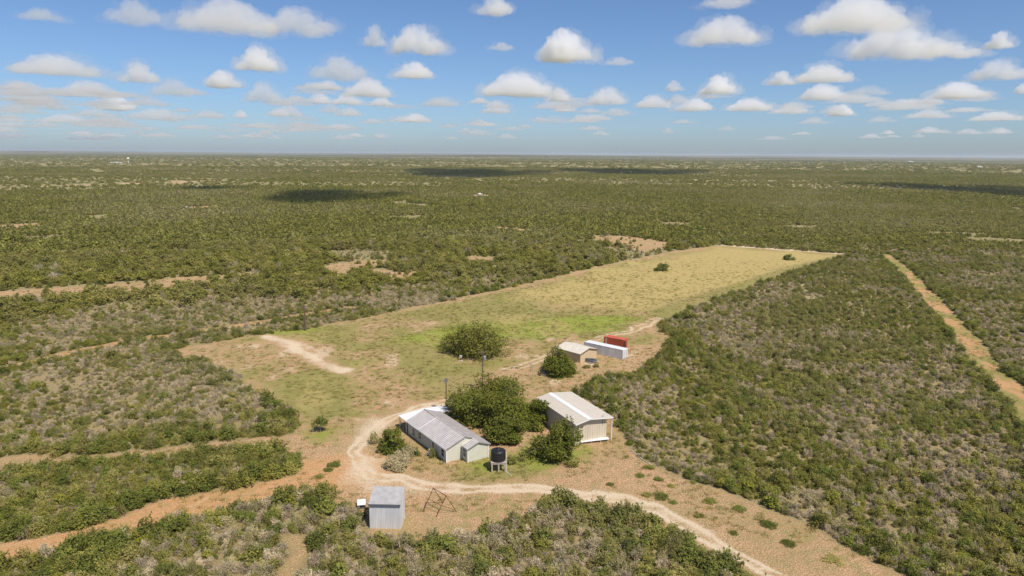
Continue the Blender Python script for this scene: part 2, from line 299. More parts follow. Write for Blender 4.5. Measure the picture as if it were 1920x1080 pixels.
# ------------------------------------------------------------------ ground sheet
def wood_zone(x, y):
    """1 where trees stand, 0 where low scrub grows"""
    px, py, _ = PX(x, y)
    left = sstep(590, 545, py + 0.085 * (px - 400) * (px < 1400))
    right = sstep(500, 440, py) 
    z = np.where(px < 1330, left, right)
    return z * (1 - 0.75 * sstep(1560, 1760, px) * sstep(445, 485, py))
def make_ground():
    vv = np.arange(640, -(540 - HZ) + 1.2, -1.55)
    ang = PITCH + np.arctan(vv / FPX)
    d = CAM_H / np.tan(ang); d = d[d < 42000]
    d = np.concatenate([[1.0, 15, 30, 45, 58, 66], d[d > 70], [48000.0, 60000.0]])
    az = np.radians(np.concatenate([np.arange(-180, -48, 6.0), np.arange(-48, -40, 1.0), np.arange(-40, 40.01, 0.125), np.arange(41, 48, 1.0), np.arange(48, 180, 6.0)]))
    nd, na = len(d), len(az)
    D, A = np.meshgrid(d, az, indexing='ij')
    X = (D * np.sin(A)).ravel(); Y = (D * np.cos(A)).ravel(); Z = terrain(X, Y)
    i = np.arange(nd - 1)[:, None]; j = np.arange(na)[None, :]; j2 = (j + 1) % na
    F = np.stack([i * na + j, i * na + j2, (i + 1) * na + j2, (i + 1) * na + j], -1).reshape(-1, 4)
    F = F[:, ::-1]
    me = np_mesh('ground', np.stack([X, Y, Z], 1), F, smooth=True)
    # colours of the ground itself: where grass, dry grass, bare soil and caliche lie
    near = (np.hypot(X, Y) < 1500) & (Y > 0)
    x, y = X[near], Y[near]
    wx = x + 3 * (fbm(x / 9, y / 9, 3, 3) - 0.5) * 2; wy = y + 3 * (fbm(x / 9, y / 9, 7, 3) - 0.5) * 2
    op = sstep(-1.5, 1.5, open_dist(x, y))
    fl = sstep(-3, 4, sdf_poly(FIELD, wx, wy))
    n1 = fbm(x / 14, y / 20, 11, 4); n2 = fbm(x / 5, y / 7, 13, 3)
    grass = fl * np.clip(0.74 + (n1 - 0.5) * 1.3 + (n2 - 0.5) * 0.5, 0, 1)
    dry = fl * sstep(-12, 12, sdf_poly(DRY, wx, wy) + (n1 - 0.5) * 30) * (0.80 + 0.5 * (n2 - 0.5)) + fl * 0.18 + fl * 0.35 * sstep(0.55, 0.75, n1)
    lush = np.zeros_like(x)
    for P in LUSH: lush = np.maximum(lush, sstep(-3.5, 5, sdf_poly(P, wx, wy) + (n2 - 0.5) * 5))
    yard = sstep(-1.5, 3, sdf_poly(YARDG, wx, wy))
    con = sstep(-4, 8, sdf_poly(BARE[1], wx, wy)); grass = np.maximum(grass, con * np.clip(0.9 + (n1 - 0.5) * 1.4, 0, 1))
    grass = np.maximum(grass, op * np.clip(0.14 + (n1 - 0.5) * 1.1, 0, 0.45) * (sdf_poly(MAIN, x, y) > 0))
    grass = np.maximum(grass, yard * np.clip(0.55 + (n2 - 0.5) * 1.2, 0, 1)); grass = np.maximum(grass, lush * 0.95)
    mown = sstep(7, 4, dist_line(MOWN, x, y)); grass = np.maximum(grass, mown * 0.7); dry = dry * (1 - 0.75 * mown)
    bare = np.zeros_like(x)
    for P in BARE: bare = np.maximum(bare, sstep(-4, 5, sdf_poly(P, wx, wy)))
    bare = np.maximum(bare, fl * 0.9 * sstep(0.56, 0.70, fbm(x / 11, y / 16, 101, 4)) * sstep(300, 170, y))
    bare = bare * np.clip(0.62 + (n2 - 0.5) * 1.6 + (n1 - 0.5) * 1.2, 0, 1)
    grass = grass * (1 - 0.8 * bare * (1 - lush)); dry = dry * (1 - 0.5 * bare)
    e = dist_line(np.vstack([MAIN[1:9]]), wx, wy); grass = grass * (1 - 0.6 * sstep(7, 1.5, e) * sstep(200, 300, y)); dry *= (1 - 0.5 * sstep(7, 1.5, e))
    dd = dist_line(DRIVE, wx, wy)
    rut = np.exp(-((dd - 1.05) / 0.5) ** 2)
    dn_ = fbm(x / 2.2, y / 2.2, 19, 3) - 0.5; grav = sstep(3.8, 0.2, dd + dn_ * 2.4) * (0.42 + 1.1 * dn_) + 0.5 * rut
    grav = np.maximum(grav, sstep(-4, 5, sdf_poly(APRON, wx, wy)) * np.clip(0.62 + (n2 - 0.5) * 1.3, 0, 1))
    grav = np.maximum(grav, sstep(4.0, 0.2, dist_line(SCRAPE, wx, wy) + dn_ * 3.5) * np.clip(0.82 + 1.0 * (n2 - 0.5) + 0.8 * dn_, 0, 1))
    grav = np.maximum(grav, np.exp(-((dist_line(TRACK2, wx, wy) - 1.0) / 0.6) ** 2) * 0.75)
    grav = np.maximum(grav, bare * sstep(0.6, 0.75, n2) * 0.55)
    far_l = dist_line(np.array([G(1345, 459), G(1590, 476)]), x, y); grav = np.maximum(grav, sstep(4.5, 2.0, far_l) * 0.9)
    grass = grass * (1 - np.clip(grav * 1.3, 0, 1)) ; dry = dry * (1 - np.clip(grav, 0, 1))
    grav = np.maximum(grav, 0.42 * np.exp(-((dist_line(LEFTROAD, wx, wy) - 1.1) / 0.55) ** 2) * np.clip(0.5 + 2.0 * (n2 - 0.4), 0, 1))
    for P, w, g in TRACKS: grav = np.maximum(grav, g * sstep(w + 0.5, w - 1.0, dist_line(P, wx, wy)))
    orange = np.maximum(sstep(10, 3, dist_line(LEFTROAD, wx, wy)), np.maximum(sstep(6, 3, dist_line(TRACKS[1][0], wx, wy)) * 0.8, sstep(5, 2, dist_line(TRACKS[0][0], wx, wy)) * 0.6))
    grass = np.maximum(grass, sstep(5, 3, dist_line(TRACKS[1][0], wx, wy)) * np.clip(0.56 + 2.0 * (n2 - 0.5), 0, 0.9))
    def put(nm, a, base=0.0):
        v = np.full(len(X), base, np.float32); v[near] = a
        at = me.attributes.new(nm, 'FLOAT', 'POINT'); at.data.foreach_set('value', v)
    farv = sstep(5000, 13000, np.hypot(X, Y)); at = me.attributes.new('far', 'FLOAT', 'POINT'); at.data.foreach_set('value', farv.astype(np.float32))
    put('wood', wood_zone(x, y) * (0.6 + 0.4 * sstep(250, 700, y)), 1.0); put('open', op); put('green', grass); put('dry', dry); put('gravel', grav); put('lush', lush); put('orange', orange)
    m, n, l = new_mat('ground'); N = n.new
    out = N('ShaderNodeOutputMaterial'); geo = N('ShaderNodeNewGeometry')
    def noise(scale, detail=4, rough=0.6):
        t = N('ShaderNodeTexNoise'); t.inputs['Scale'].default_value = scale; t.inputs['Detail'].default_value = detail; t.inputs['Roughness'].default_value = rough
        l.new(geo.outputs['Position'], t.inputs['Vector']); return t.outputs[0]
    def attr(nm):
        a = N('ShaderNodeAttribute'); a.attribute_name = nm; return a.outputs['Fac']
    def mth(op, a, b, c=None, clamp=False):
        q = N('ShaderNodeMath'); q.operation = op; q.use_clamp = clamp
        for k, s in enumerate((a, b, c)):
            if s is None: continue
            if isinstance(s, (int, float)): q.inputs[k].default_value = s
            else: l.new(s, q.inputs[k])
        return q.outputs[0]
    def mix(f, a, b, blend='MIX'):
        q = N('ShaderNodeMix'); q.data_type = 'RGBA'; q.blend_type = blend
        if isinstance(f, (int, float)): q.inputs[0].default_value = f
        else: l.new(f, q.inputs[0])
        for k, s in ((6, a), (7, b)):
            if isinstance(s, tuple): q.inputs[k].default_value = (*s, 1)
            else: l.new(s, q.inputs[k])
        return q.outputs[2]
    def edge(a, nz, k, gain):      # a mask broken up by noise
        return mth('MULTIPLY_ADD', mth('ADD', mth('SUBTRACT', a, 0.5), mth('MULTIPLY', mth('SUBTRACT', nz, 0.5), k)), gain, 0.5, True)
    fine = noise(2.6, 5, 0.7); mid = noise(0.55, 4); big = noise(0.045, 4); huge = noise(0.004, 5); grit = noise(5.0, 3, 0.8); fine2 = noise(1.6, 6, 0.75)
    def rng(s, a, b, c, d):
        q = N('ShaderNodeMapRange'); q.inputs[1].default_value = a; q.inputs[2].default_value = b; q.inputs[3].default_value = c; q.inputs[4].default_value = d; l.new(s, q.inputs[0]); return q.outputs[0]
    floor_c = mix(rng(fine, 0.35, 0.65, 0, 1), (0.347, 0.242, 0.130), (0.229, 0.192, 0.084))
    floor_c = mix(rng(mid, 0.45, 0.65, 0, 0.6), floor_c, (0.217, 0.201, 0.077))
    floor_c = mix(rng(huge, 0.42, 0.60, 0, 0.8), floor_c, (0.372, 0.304, 0.174))
    soil = mix(rng(fine, 0.38, 0.64, 0, 1), (0.345, 0.185, 0.088), (0.51, 0.325, 0.178))
    soil = mix(rng(mid, 0.45, 0.62, 0, 0.85), soil, (0.291, 0.205, 0.089))
    soil = mix(rng(grit, 0.54, 0.64, 0, 0.85), soil, (0.720, 0.595, 0.409))
    soil = mix(rng(fine2, 0.57, 0.66, 0, 0.8), soil, (0.167, 0.122, 0.047))
    soil = mix(rng(big, 0.46, 0.60, 0, 0.55), soil, (0.310, 0.236, 0.099))
    soil = mix(mth('MULTIPLY', attr('orange'), 0.6), soil, mix(rng(fine, 0.35, 0.7, 0, 1), (0.496, 0.242, 0.097), (0.595, 0.341, 0.155)))
    floor_c = mix(mth('MULTIPLY', attr('wood'), 0.75), floor_c, mix(rng(big, 0.40, 0.62, 0, 1), (0.215, 0.195, 0.078), (0.290, 0.250, 0.130)))
    floor_c = mix(mth('MULTIPLY', attr('far'), 0.85), floor_c, mix(rng(huge, 0.40, 0.62, 0, 1), (0.105, 0.108, 0.050), (0.175, 0.155, 0.090)))
    c = mix(edge(attr('open'), mid, 0.8, 2.2), floor_c, soil)
    dryc = mix(rng(mid, 0.35, 0.65, 0, 1), (0.459, 0.341, 0.143), (0.360, 0.291, 0.105))
    grc = mix(rng(mid, 0.35, 0.65, 0, 1), (0.223, 0.205, 0.060), (0.291, 0.248, 0.089))
    grc = mix(attr('lush'), grc, mix(rng(mid, 0.35, 0.65, 0, 1), (0.205, 0.242, 0.040), (0.279, 0.291, 0.056)))
    grc = mix(mth('MULTIPLY', rng(fine, 0.57, 0.75, 0, 0.4), 1.0), grc, (0.124, 0.130, 0.037))
    c = mix(edge(attr('green'), mth('MULTIPLY_ADD', fine, 0.45, mth('MULTIPLY', mid, 0.55)), 1.7, 2.4), c, grc)
    c = mix(edge(attr('dry'), mth('MULTIPLY_ADD', fine, 0.3, mth('MULTIPLY', mid, 0.7)), 1.9, 2.0), c, dryc)
    grv = mix(rng(grit, 0.38, 0.62, 0, 1), (0.70, 0.595, 0.445), (0.53, 0.385, 0.24))
    c = mix(edge(attr('gravel'), mth('MULTIPLY_ADD', grit, 0.3, mth('MULTIPLY_ADD', fine, 0.3, mth('MULTIPLY', fine2, 0.4))), 3.2, 1.9), c, grv)
    c = mix(1.0, c, rng(grit, 0.32, 0.68, 0.74, 1.27), 'MULTIPLY')
    b = N('ShaderNodeBsdfPrincipled'); b.inputs['Roughness'].default_value = 0.95; b.inputs['Specular IOR Level'].default_value = 0.1
    bp = N('ShaderNodeBump'); bp.inputs['Strength'].default_value = 0.9; bp.inputs['Distance'].default_value = 0.25
    l.new(mth('ADD', fine, mth('MULTIPLY', grit, 0.35)), bp.inputs['Height']); l.new(bp.outputs[0], b.inputs['Normal'])
    l.new(c, b.inputs['Base Color']); l.new(b.outputs[0], out.inputs[0])
    return tag(link('ground', me, m), kind='structure')
make_ground()

# ------------------------------------------------------------------ plants
def leaf_quads(P, Nn, a, b, rng):
    """diamond shaped leaf sprays at P facing Nn"""
    n = len(P); t = np.cross(Nn, rng.normal(size=(n, 3))); t /= np.linalg.norm(t, axis=1, keepdims=True) + 1e-9
    q = np.cross(Nn, t); a = np.broadcast_to(a, (n,))[:, None]; b = np.broadcast_to(b, (n,))[:, None]
    v = np.stack([P - t * a, P + q * b, P + t * a, P - q * b], 1).reshape(-1, 3)
    return v, np.arange(4 * n).reshape(n, 4)
def crown_mesh(name, seed, Wd, Ht, z0, clumps, leaves, a, dome=1.0, m='leaf_scrub', crad=(0.20, 0.32), flat=0.75, hang=0.0):
    rng = np.random.default_rng(seed); R = Wd / 2
    th = rng.uniform(0, 2 * math.pi, clumps); el = np.arcsin(rng.uniform(-0.12, 1, clumps)); rr = rng.uniform(0.35, 0.82, clumps)
    rr[: max(1, clumps // 5)] *= 0.4
    lop = 1 + 0.22 * np.sin(th * 2 + seed) + 0.14 * np.sin(th * 3 + 2 * seed)
    C = np.stack([np.cos(th) * np.cos(el) * rr * R * lop, np.sin(th) * np.cos(el) * rr * R * lop, z0 + (np.maximum(np.sin(el), 0.03) * rr) * (Ht - z0) * dome], 1)
    cr = rng.uniform(*crad, clumps) * Wd * 0.9
    w = cr ** 2; k = rng.choice(clumps, leaves, p=w / w.sum())
    dv = rng.normal(size=(leaves, 3)); dv /= np.linalg.norm(dv, axis=1, keepdims=True)
    rad_ = rng.uniform(0.25, 1, leaves) ** 0.4
    P = C[k] + dv * (rad_ * cr[k])[:, None] * np.array([1, 1, flat])
    P[:, 2] = np.where(P[:, 2] > Ht, Ht - (P[:, 2] - Ht) * 0.5, P[:, 2]); P[:, 2] = np.maximum(P[:, 2], 0.06 + 0.1 * rng.random(leaves))
    Nn = dv * 0.45 + rng.normal(size=(leaves, 3)) * 0.42 + np.array([0, 0, 0.62]); Nn /= np.linalg.norm(Nn, axis=1, keepdims=True)
    ns = leaves // 4; per = 6; nsh = max(1, ns // per)      # shoots that stand out of the outline
    ks = rng.choice(clumps, nsh, p=w / w.sum()); dsh = rng.normal(size=(nsh, 3)) + np.array([0, 0, 0.7]); dsh /= np.linalg.norm(dsh, axis=1, keepdims=True)
    ln = cr[ks] * rng.uniform(0.95, 1.65, nsh); uu = rng.uniform(0.45, 1.0, (nsh, per))
    Ps = (C[ks][:, None] + dsh[:, None] * (ln[:, None] * uu)[..., None] * np.array([1, 1, max(flat, 0.6)])).reshape(-1, 3)[:leaves]
    Ps[:, 2] = np.maximum(Ps[:, 2], 0.08); P[:len(Ps)] = Ps; k[:len(Ps)] = np.repeat(ks, per)[:len(Ps)]
    s = a * rng.uniform(0.65, 1.4, leaves)
    v, f = leaf_quads(P, Nn, s, s * 0.58, rng)
    tone = np.clip(rng.random(clumps)[k] * 0.75 + 0.25 * rng.random(leaves), 0, 1)
    me = np_mesh(name, v, f, np.repeat(tone, 4)); me.materials.append(MT[m]); return me, C
def limbs_mesh(name, seed, C, Ht, trunks=1, r=0.1, spread=0.2, m='bark', n=5, fork=0.35, base=0.0):
    rng = np.random.default_rng(seed + 999); mb = MB()
    tops = []
    for i in range(trunks):
        t = rng.uniform(0, 2 * math.pi); b0 = np.array([math.cos(t), math.sin(t), 0]) * spread * (trunks > 1) * rng.uniform(0.2, 1)
        top = b0 * 2.2 + np.array([rng.normal() * 0.05 * Ht, rng.normal() * 0.05 * Ht, Ht * fork * rng.uniform(0.8, 1.2)])
        mb.tube(b0 + [0, 0, -0.1], top, r, r * 0.72, n, True); tops.append(top)
    for c in C:
        t = min(tops, key=lambda q: np.linalg.norm(q[:2] - c[:2]))
        mid = t + (c - t) * 0.5 + rng.normal(size=3) * 0.08 * np.linalg.norm(c - t) + [0, 0, 0.03 * Ht]
        mb.tube(t, mid, r * 0.55, r * 0.35, n - 1, False); mb.tube(mid, c, r * 0.35, r * 0.10, n - 1, False)
        for _ in range(2):
            tip = c + rng.normal(size=3) * 0.10 * Ht; mb.tube(mid * 0.4 + c * 0.6, tip, r * 0.18, r * 0.05, 3, False)
    me = bpy.data.meshes.new(name); me.from_pydata(mb.v, [], mb.f); me.update(); me.materials.append(MT[m]); return me
def twig_mesh(name, seed, Wd, Ht, twigs, lv, m='leaf_grey'):
    """a bare grey bush: a haze of thin upright twigs with a few small leaves"""
    rng = np.random.default_rng(seed); R = Wd / 2
    nl = 7; la = rng.uniform(0, 2 * math.pi, nl); lr = rng.uniform(0.1, 0.75, nl) * R; lw = rng.uniform(0.28, 0.55, nl) * R; lh = Ht * rng.uniform(0.45, 1.0, nl)
    kk = rng.integers(0, nl, twigs); th = rng.uniform(0, 2 * math.pi, twigs); rr = np.abs(rng.normal(size=twigs)) * 0.6 * lw[kk]
    hz = lh[kk] * np.exp(-(rr / lw[kk]) ** 2 * 0.7) * rng.uniform(0.35, 1.15, twigs) + 0.05
    tip = np.stack([np.cos(la[kk]) * lr[kk] + np.cos(th) * rr, np.sin(la[kk]) * lr[kk] + np.sin(th) * rr, hz], 1)
    L = rng.uniform(0.35, 0.75, twigs) * Ht * 0.6
    dr = tip * np.array([1.0, 1.0, 0.9]) + rng.normal(size=(twigs, 3)) * 0.35 * Ht; dr /= np.linalg.norm(dr, axis=1, keepdims=True)
    dr[:, 2] = np.abs(dr[:, 2]); bs = tip - dr * L[:, None]; bs[:, 2] = np.maximum(bs[:, 2], 0.02)
    sd = np.cross(dr, rng.normal(size=(twigs, 3))); sd /= np.linalg.norm(sd, axis=1, keepdims=True)
    wd = rng.uniform(0.018, 0.042, twigs)[:, None]
    v = np.stack([bs - sd * wd, bs + sd * wd, tip + sd * wd * 0.4, tip - sd * wd * 0.4], 1).reshape(-1, 3)
    f = np.arange(4 * twigs).reshape(-1, 4); tone = np.repeat(rng.random(twigs), 4)
    k = rng.integers(0, twigs, lv); u = rng.uniform(0.3, 1.0, lv)[:, None]
    P = bs[k] * (1 - u) + tip[k] * u + rng.normal(size=(lv, 3)) * 0.07
    P[:, 2] = np.maximum(P[:, 2], 0.05)
    Nn = rng.normal(size=(lv, 3)) + [0, 0, 0.6]; Nn /= np.linalg.norm(Nn, axis=1, keepdims=True); s = rng.uniform(0.06, 0.13, lv)
    v2, f2 = leaf_quads(P, Nn, s, s * 0.7, rng)
    me = np_mesh(name, np.vstack([v, v2]), np.vstack([f, f2 + len(v)]), np.concatenate([tone, np.repeat(rng.random(lv), 4)]))
    me.materials.append(MT[m]); return me

PROTO = {}
def proto_set(key, n, fn):
    PROTO[key] = [fn(i) for i in range(n)]
def shrub_pair(i, m, Wd=3.0, Ht=2.3, cl=13, lv=720, a=0.165, pale=False):
    cr, C = crown_mesh('crown', 100 + i * 7 + hash_str(m), Wd, Ht, 0.35, cl, lv, a, 1.0, m, (0.16, 0.30))
    st = limbs_mesh('stem', 100 + i * 7, C[:9], Ht, 4, 0.05, 0.25, 'bark_pale' if pale else 'bark', 4, 0.28)
    return cr, st
def hash_str(s): return sum(ord(c) * (k + 1) for k, c in enumerate(s)) % 97
proto_set('scrub', 5, lambda i: shrub_pair(i, 'leaf_scrub', 3.0, 2.3, 16, 1000, 0.13, pale=i % 2))
proto_set('dark', 3, lambda i: shrub_pair(i, 'leaf_dark', 3.2, 2.6, 16, 1050, 0.14))
proto_set('lime', 2, lambda i: shrub_pair(i, 'leaf_lime', 2.6, 2.0, 11, 620, 0.16))
def grey_pair(i):
    tw = twig_mesh('twigs', 300 + i, 2.6, 1.7, 430, 330)
    rng = np.random.default_rng(i + 5); C = [np.array([rng.normal() * 0.5, rng.normal() * 0.5, 1.1 + 0.3 * rng.random()]) for _ in range(7)]
    return tw, limbs_mesh('stem', 300 + i, C, 1.6, 4, 0.035, 0.2, 'bark_pale', 4, 0.22)
proto_set('grey', 4, grey_pair)
def wand_pair(i):
    tw = twig_mesh('crown', 340 + i, 2.9, 2.1, 360, 760, ('leaf_wand', 'leaf_scrub', 'leaf_wand')[i % 3])
    rng = np.random.default_rng(i + 45); C = [np.array([rng.normal() * 0.6, rng.normal() * 0.6, 1.3 + 0.4 * rng.random()]) for _ in range(7)]
    return tw, limbs_mesh('stem', 340 + i, C, 2.0, 4, 0.035, 0.2, 'bark_pale', 4, 0.22)
proto_set('wand', 4, wand_pair)
def mesq_pair(i):
    cr, C = crown_mesh('crown', 500 + i * 3, 6.8, 4.6, 0.9, 20, 1100, 0.30, 1.0, 'leaf_mesq' if i % 3 else 'leaf_scrub', (0.13, 0.24), 0.7)
    return cr, limbs_mesh('trunk', 500 + i * 3, C[:14], 4.6, 2, 0.13, 0.3, 'bark', 5, 0.3)
proto_set('tree', 5, mesq_pair)
def far_pair(i):
    cr, C = crown_mesh('crown', 700 + i, 7.5, 4.4, 0.5, 10, 190, 0.72, 1.0, ('leaf_far', 'leaf_far', 'leaf_mesq', 'leaf_far')[i % 4], (0.18, 0.30), 0.7); return cr, None
proto_set('far', 4, far_pair)
def clump_pair(i):
    cr, C = crown_mesh('crown', 800 + i, 22, 4.6, 0.3, 12, 130, 1.7, 1.0, 'leaf_far', (0.12, 0.24), 0.28); return cr, None
proto_set('clump', 3, clump_pair)
def bare_tree(i):
    rng = np.random.default_rng(900 + i); C = [np.array([rng.normal() * 1.4, rng.normal() * 1.4, 2.2 + 1.6 * rng.random()]) for _ in range(12)]
    tw = twig_mesh('twigs', 910 + i, 4.4, 3.6, 420, 120); return tw, limbs_mesh('trunk', 900 + i, C, 3.8, 2, 0.09, 0.2, 'bark_pale', 5, 0.3)
proto_set('bare', 2, bare_tree)

# ---- places of every plant
rng = np.random.default_rng(2025)
EXCL = []         # (x, y, r): footprints kept free of brush
def scatter(n, dmin, dmax, azmax=39.5):
    a = np.radians(rng.uniform(-azmax, azmax, n)); d = np.sqrt(rng.uniform(dmin ** 2, dmax ** 2, n))
    return d * np.sin(a), d * np.cos(a)
def sand_d(x, y):
    d = np.full(x.shape, -99.0)
    for P in SAND[:4]: d = np.maximum(d, sdf_poly(P, x, y))
    return d
def thin(x, y, cell):
    """at most one plant to a cell"""
    k = np.floor(x / cell).astype(np.int64) * 1000003 + np.floor(y / cell).astype(np.int64)
    _, i = np.unique(k, return_index=True); return x[i], y[i]
sx, sy = scatter(570000, 64, 520)
sx, sy = thin(sx, sy, 0.92)
od = open_dist(sx, sy)
gapn = fbm(sx / 9, sy / 9, 71, 3); 
keep = ((od < -0.7) | ((rng.random(len(sx)) < 0.10) & (sand_d(sx, sy) > -0.5))) & (rng.random(len(sx)) < np.where((gapn > 0.71) & (sy > 112), 0.45, 0.98))
wz = wood_zone(sx, sy); keep &= rng.random(len(sx)) > wz * 0.75
dcam = np.hypot(sx, sy); keep &= rng.random(len(sx)) < np.clip(1.15 - dcam / 700, 0.35, 1)
sx, sy, od, wz = sx[keep], sy[keep], od[keep], wz[keep]
greyn = fbm(sx / 22, sy / 22, 55, 4)
edge_ = sstep(-7, -1, od)
pg = np.clip(sstep(0.42, 0.62, greyn + 0.10 * (fbm(sx / 5, sy / 5, 56, 2) - 0.5)) * 0.62 + 0.17 - 0.3 * edge_, 0.06, 0.74)
spx, spy, _ = PX(sx, sy)
pg = np.where((spx < 900) & (spy > 560) & (spy < 625), np.clip(pg + 0.35, 0, 0.85), pg)
pg = np.where(spy > 930, np.clip(pg + 0.10, 0, 0.70), pg)
kind_r = rng.random(len(sx))
K = np.where(kind_r < pg, 'grey', np.where(rng.random(len(sx)) < 0.24 + 0.25 * edge_, 'dark', np.where(rng.random(len(sx)) < 0.07, 'lime', np.where(rng.random(len(sx)) < 0.52, 'wand', 'scrub'))))
hgt = 0.62 + 0.55 * fbm(sx / 30, sy / 30, 91, 3) + 0.25 * edge_
sc_ = (0.34 + 0.66 * rng.random(len(sx)) ** 2.0) * hgt * np.where(K == 'grey', 0.95, 1.0)
sc_ = sc_ * np.where(spy > 890, 1.15, 0.95)
tx, ty = scatter(150000, 150, 1100); tx, ty = thin(tx, ty, 4.0)
tod = open_dist(tx, ty); wzt = wood_zone(tx, ty)
kt = (tod < -2.2) & (rng.random(len(tx)) < wzt * 0.95 + 0.018) & (fbm(tx / 40, ty / 40, 66, 3) < 0.69)
tx, ty = tx[kt], ty[kt]
ts = rng.uniform(0.5, 1.12, len(tx)); TK = np.where(rng.random(len(tx)) < 0.08, 'bare', 'tree'); ts *= np.where(wzt[kt] < 0.3, 0.72, 1.0)
tpx, tpy, _ = PX(tx, ty); ts *= np.where(tpx > 1330, 0.72, 1.0)

# ---- plants too many to count: one object each, instanced on points
def scatter_stuff(name, label, x, y, scale, keys_idx, meshes, zsc=None):
    coll = bpy.data.collections.new(name + '_forms')
    for i, pr in enumerate(meshes):
        # crown and stems of a form in one mesh
        bm = bmesh.new(); ms = []
        me = pr[0].copy()
        if pr[1] is not None:
            a = pr[0]; b = pr[1]
            na, nb = len(a.vertices), len(b.vertices)
            va = np.empty(na * 3, np.float32); a.vertices.foreach_get('co', va); vb = np.empty(nb * 3, np.float32); b.vertices.foreach_get('co', vb)
            fa = [tuple(p.vertices) for p in a.polygons]; fb = [tuple(q + na for q in p.vertices) for p in b.polygons]
            me = bpy.data.meshes.new('form'); me.from_pydata(np.concatenate([va, vb]).reshape(-1, 3).tolist(), [], fa + fb)
            ta = np.zeros(na + nb, np.float32); t0 = np.empty(na, np.float32); a.attributes['tone'].data.foreach_get('value', t0); ta[:na] = t0
            at = me.attributes.new('tone', 'FLOAT', 'POINT'); at.data.foreach_set('value', ta)
            me.materials.append(a.materials[0]); me.materials.append(b.materials[0])
            mi = np.zeros(len(fa) + len(fb), np.int32); mi[len(fa):] = 1; me.polygons.foreach_set('material_index', mi); me.update()
        bm.free()
        o = bpy.data.objects.new('%s_form_%02d' % (name, i), me); coll.objects.link(o)
    n = len(x); me = bpy.data.meshes.new(name); me.vertices.add(n)
    me.vertices.foreach_set('co', np.stack([x, y, terrain(x, y) - 0.02], 1).astype(np.float32).ravel())
    r = np.random.default_rng(n)
    def put(nm, ty_, key, v):
        a = me.attributes.new(nm, ty_, 'POINT'); a.data.foreach_set(key, np.ascontiguousarray(v).ravel())
    put('spin', 'FLOAT', 'value', r.uniform(0, 6.283, n).astype(np.float32))
    zs = scale * (r.uniform(0.8, 1.25, n) if zsc is None else zsc)
    put('size', 'FLOAT_VECTOR', 'vector', np.stack([scale * r.uniform(0.85, 1.2, n), scale * r.uniform(0.85, 1.2, n), zs], 1).astype(np.float32))
    put('form', 'INT', 'value', keys_idx.astype(np.int32))
    o = link(name, me); tag(o, label, kind='stuff')
    ng = bpy.data.node_groups.new(name, 'GeometryNodeTree')
    ng.interface.new_socket('Geometry', in_out='INPUT', socket_type='NodeSocketGeometry'); ng.interface.new_socket('Geometry', in_out='OUTPUT', socket_type='NodeSocketGeometry')
    N = ng.nodes.new; L = ng.links.new
    gi = N('NodeGroupInput'); go = N('NodeGroupOutput'); ip = N('GeometryNodeInstanceOnPoints'); ci = N('GeometryNodeCollectionInfo')
    ci.inputs['Collection'].default_value = coll; ci.inputs['Separate Children'].default_value = True; ci.inputs['Reset Children'].default_value = True
    def na(nm, ty_):
        q = N('GeometryNodeInputNamedAttribute'); q.data_type = ty_; q.inputs['Name'].default_value = nm; return q.outputs['Attribute']
    cx = N('ShaderNodeCombineXYZ'); L(na('spin', 'FLOAT'), cx.inputs[2])
    L(gi.outputs[0], ip.inputs['Points']); L(ci.outputs[0], ip.inputs['Instance']); ip.inputs['Pick Instance'].default_value = True
    L(na('form', 'INT'), ip.inputs['Instance Index']); L(cx.outputs[0], ip.inputs['Rotation']); L(na('size', 'FLOAT_VECTOR'), ip.inputs['Scale'])
    L(ip.outputs[0], go.inputs[0])
    md = o.modifiers.new('scatter', 'NODES'); md.node_group = ng
    return o
def plant(name, pair, parts, x, y, s, spin, sz, label, cat, group):
    o = thing(name, (x, y, float(terrain(np.array([x]), np.array([y]))[0]) - 0.02), spin, label, cat, group)
    o.scale = (s, s, s * sz)
    for me, nm in zip(pair, parts):
        if me is not None: link(nm, me, None, o)
    return o
def in_frame(x, y, m=10):
    px, py, dd = PX(x, y, 0.8); return (px > -m) & (px < 1920 + m) & (py > 270) & (py < 1080 + m), px, py
def zone_of(px, py):
    if px < 700 and py > 905 + (700 - px) * 0.2: return 'in the brush below the orange dirt road at lower left'
    if px < 600 and py > 850: return 'in the brush strip between the two dirt tracks at left'
    if px < 600 and py > 655: return 'in the brush patch left of the grassy field'
    if px < 1480 and py > 900 and px < 1150 + (py - 900) * 1.9: return 'in the brush patch below the pale gravel drive'
    if px > 1060: return 'in the wide brush right of the barn and dirt clearing'
    return 'in the mixed brush beyond the left edge of the field'
ok, px_, py_ = in_frame(sx, sy); depth = np.hypot(sx, sy)
taken = np.zeros(len(sx), bool); prng = np.random.default_rng(4)
for kinds, nm, cat, lab, parts, grp in ((('scrub', 'dark', 'lime', 'wand'), 'thorn_shrub', 'shrub', 'green leafy thorn shrub ', ('crown', 'stem'), 'green shrubs of the brush'),
                                        (('grey',), 'grey_bush', 'bush', 'bare silver-grey twiggy bush ', ('twigs', 'stem'), 'grey bushes of the brush')):
    sel = np.where(ok & np.isin(K, kinds))[0]; sel = sel[np.argsort(-(sc_[sel] / depth[sel]))][:300]; taken[sel] = True
    tone_w = {'scrub': 'olive-', 'dark': 'dark ', 'lime': 'yellowish ', 'wand': 'pale ', 'grey': ''}
    for i in sel:
        k = K[i]; pr = PROTO[k][prng.integers(len(PROTO[k]))]
        z = zone_of(px_[i], py_[i])
        plant(nm, pr, parts, float(sx[i]), float(sy[i]), float(sc_[i]), float(prng.uniform(0, 6.28)), float(prng.uniform(0.85, 1.2)),
              tone_w[k] + lab + z, cat, grp + ' ' + z)
forms = []; base = {}
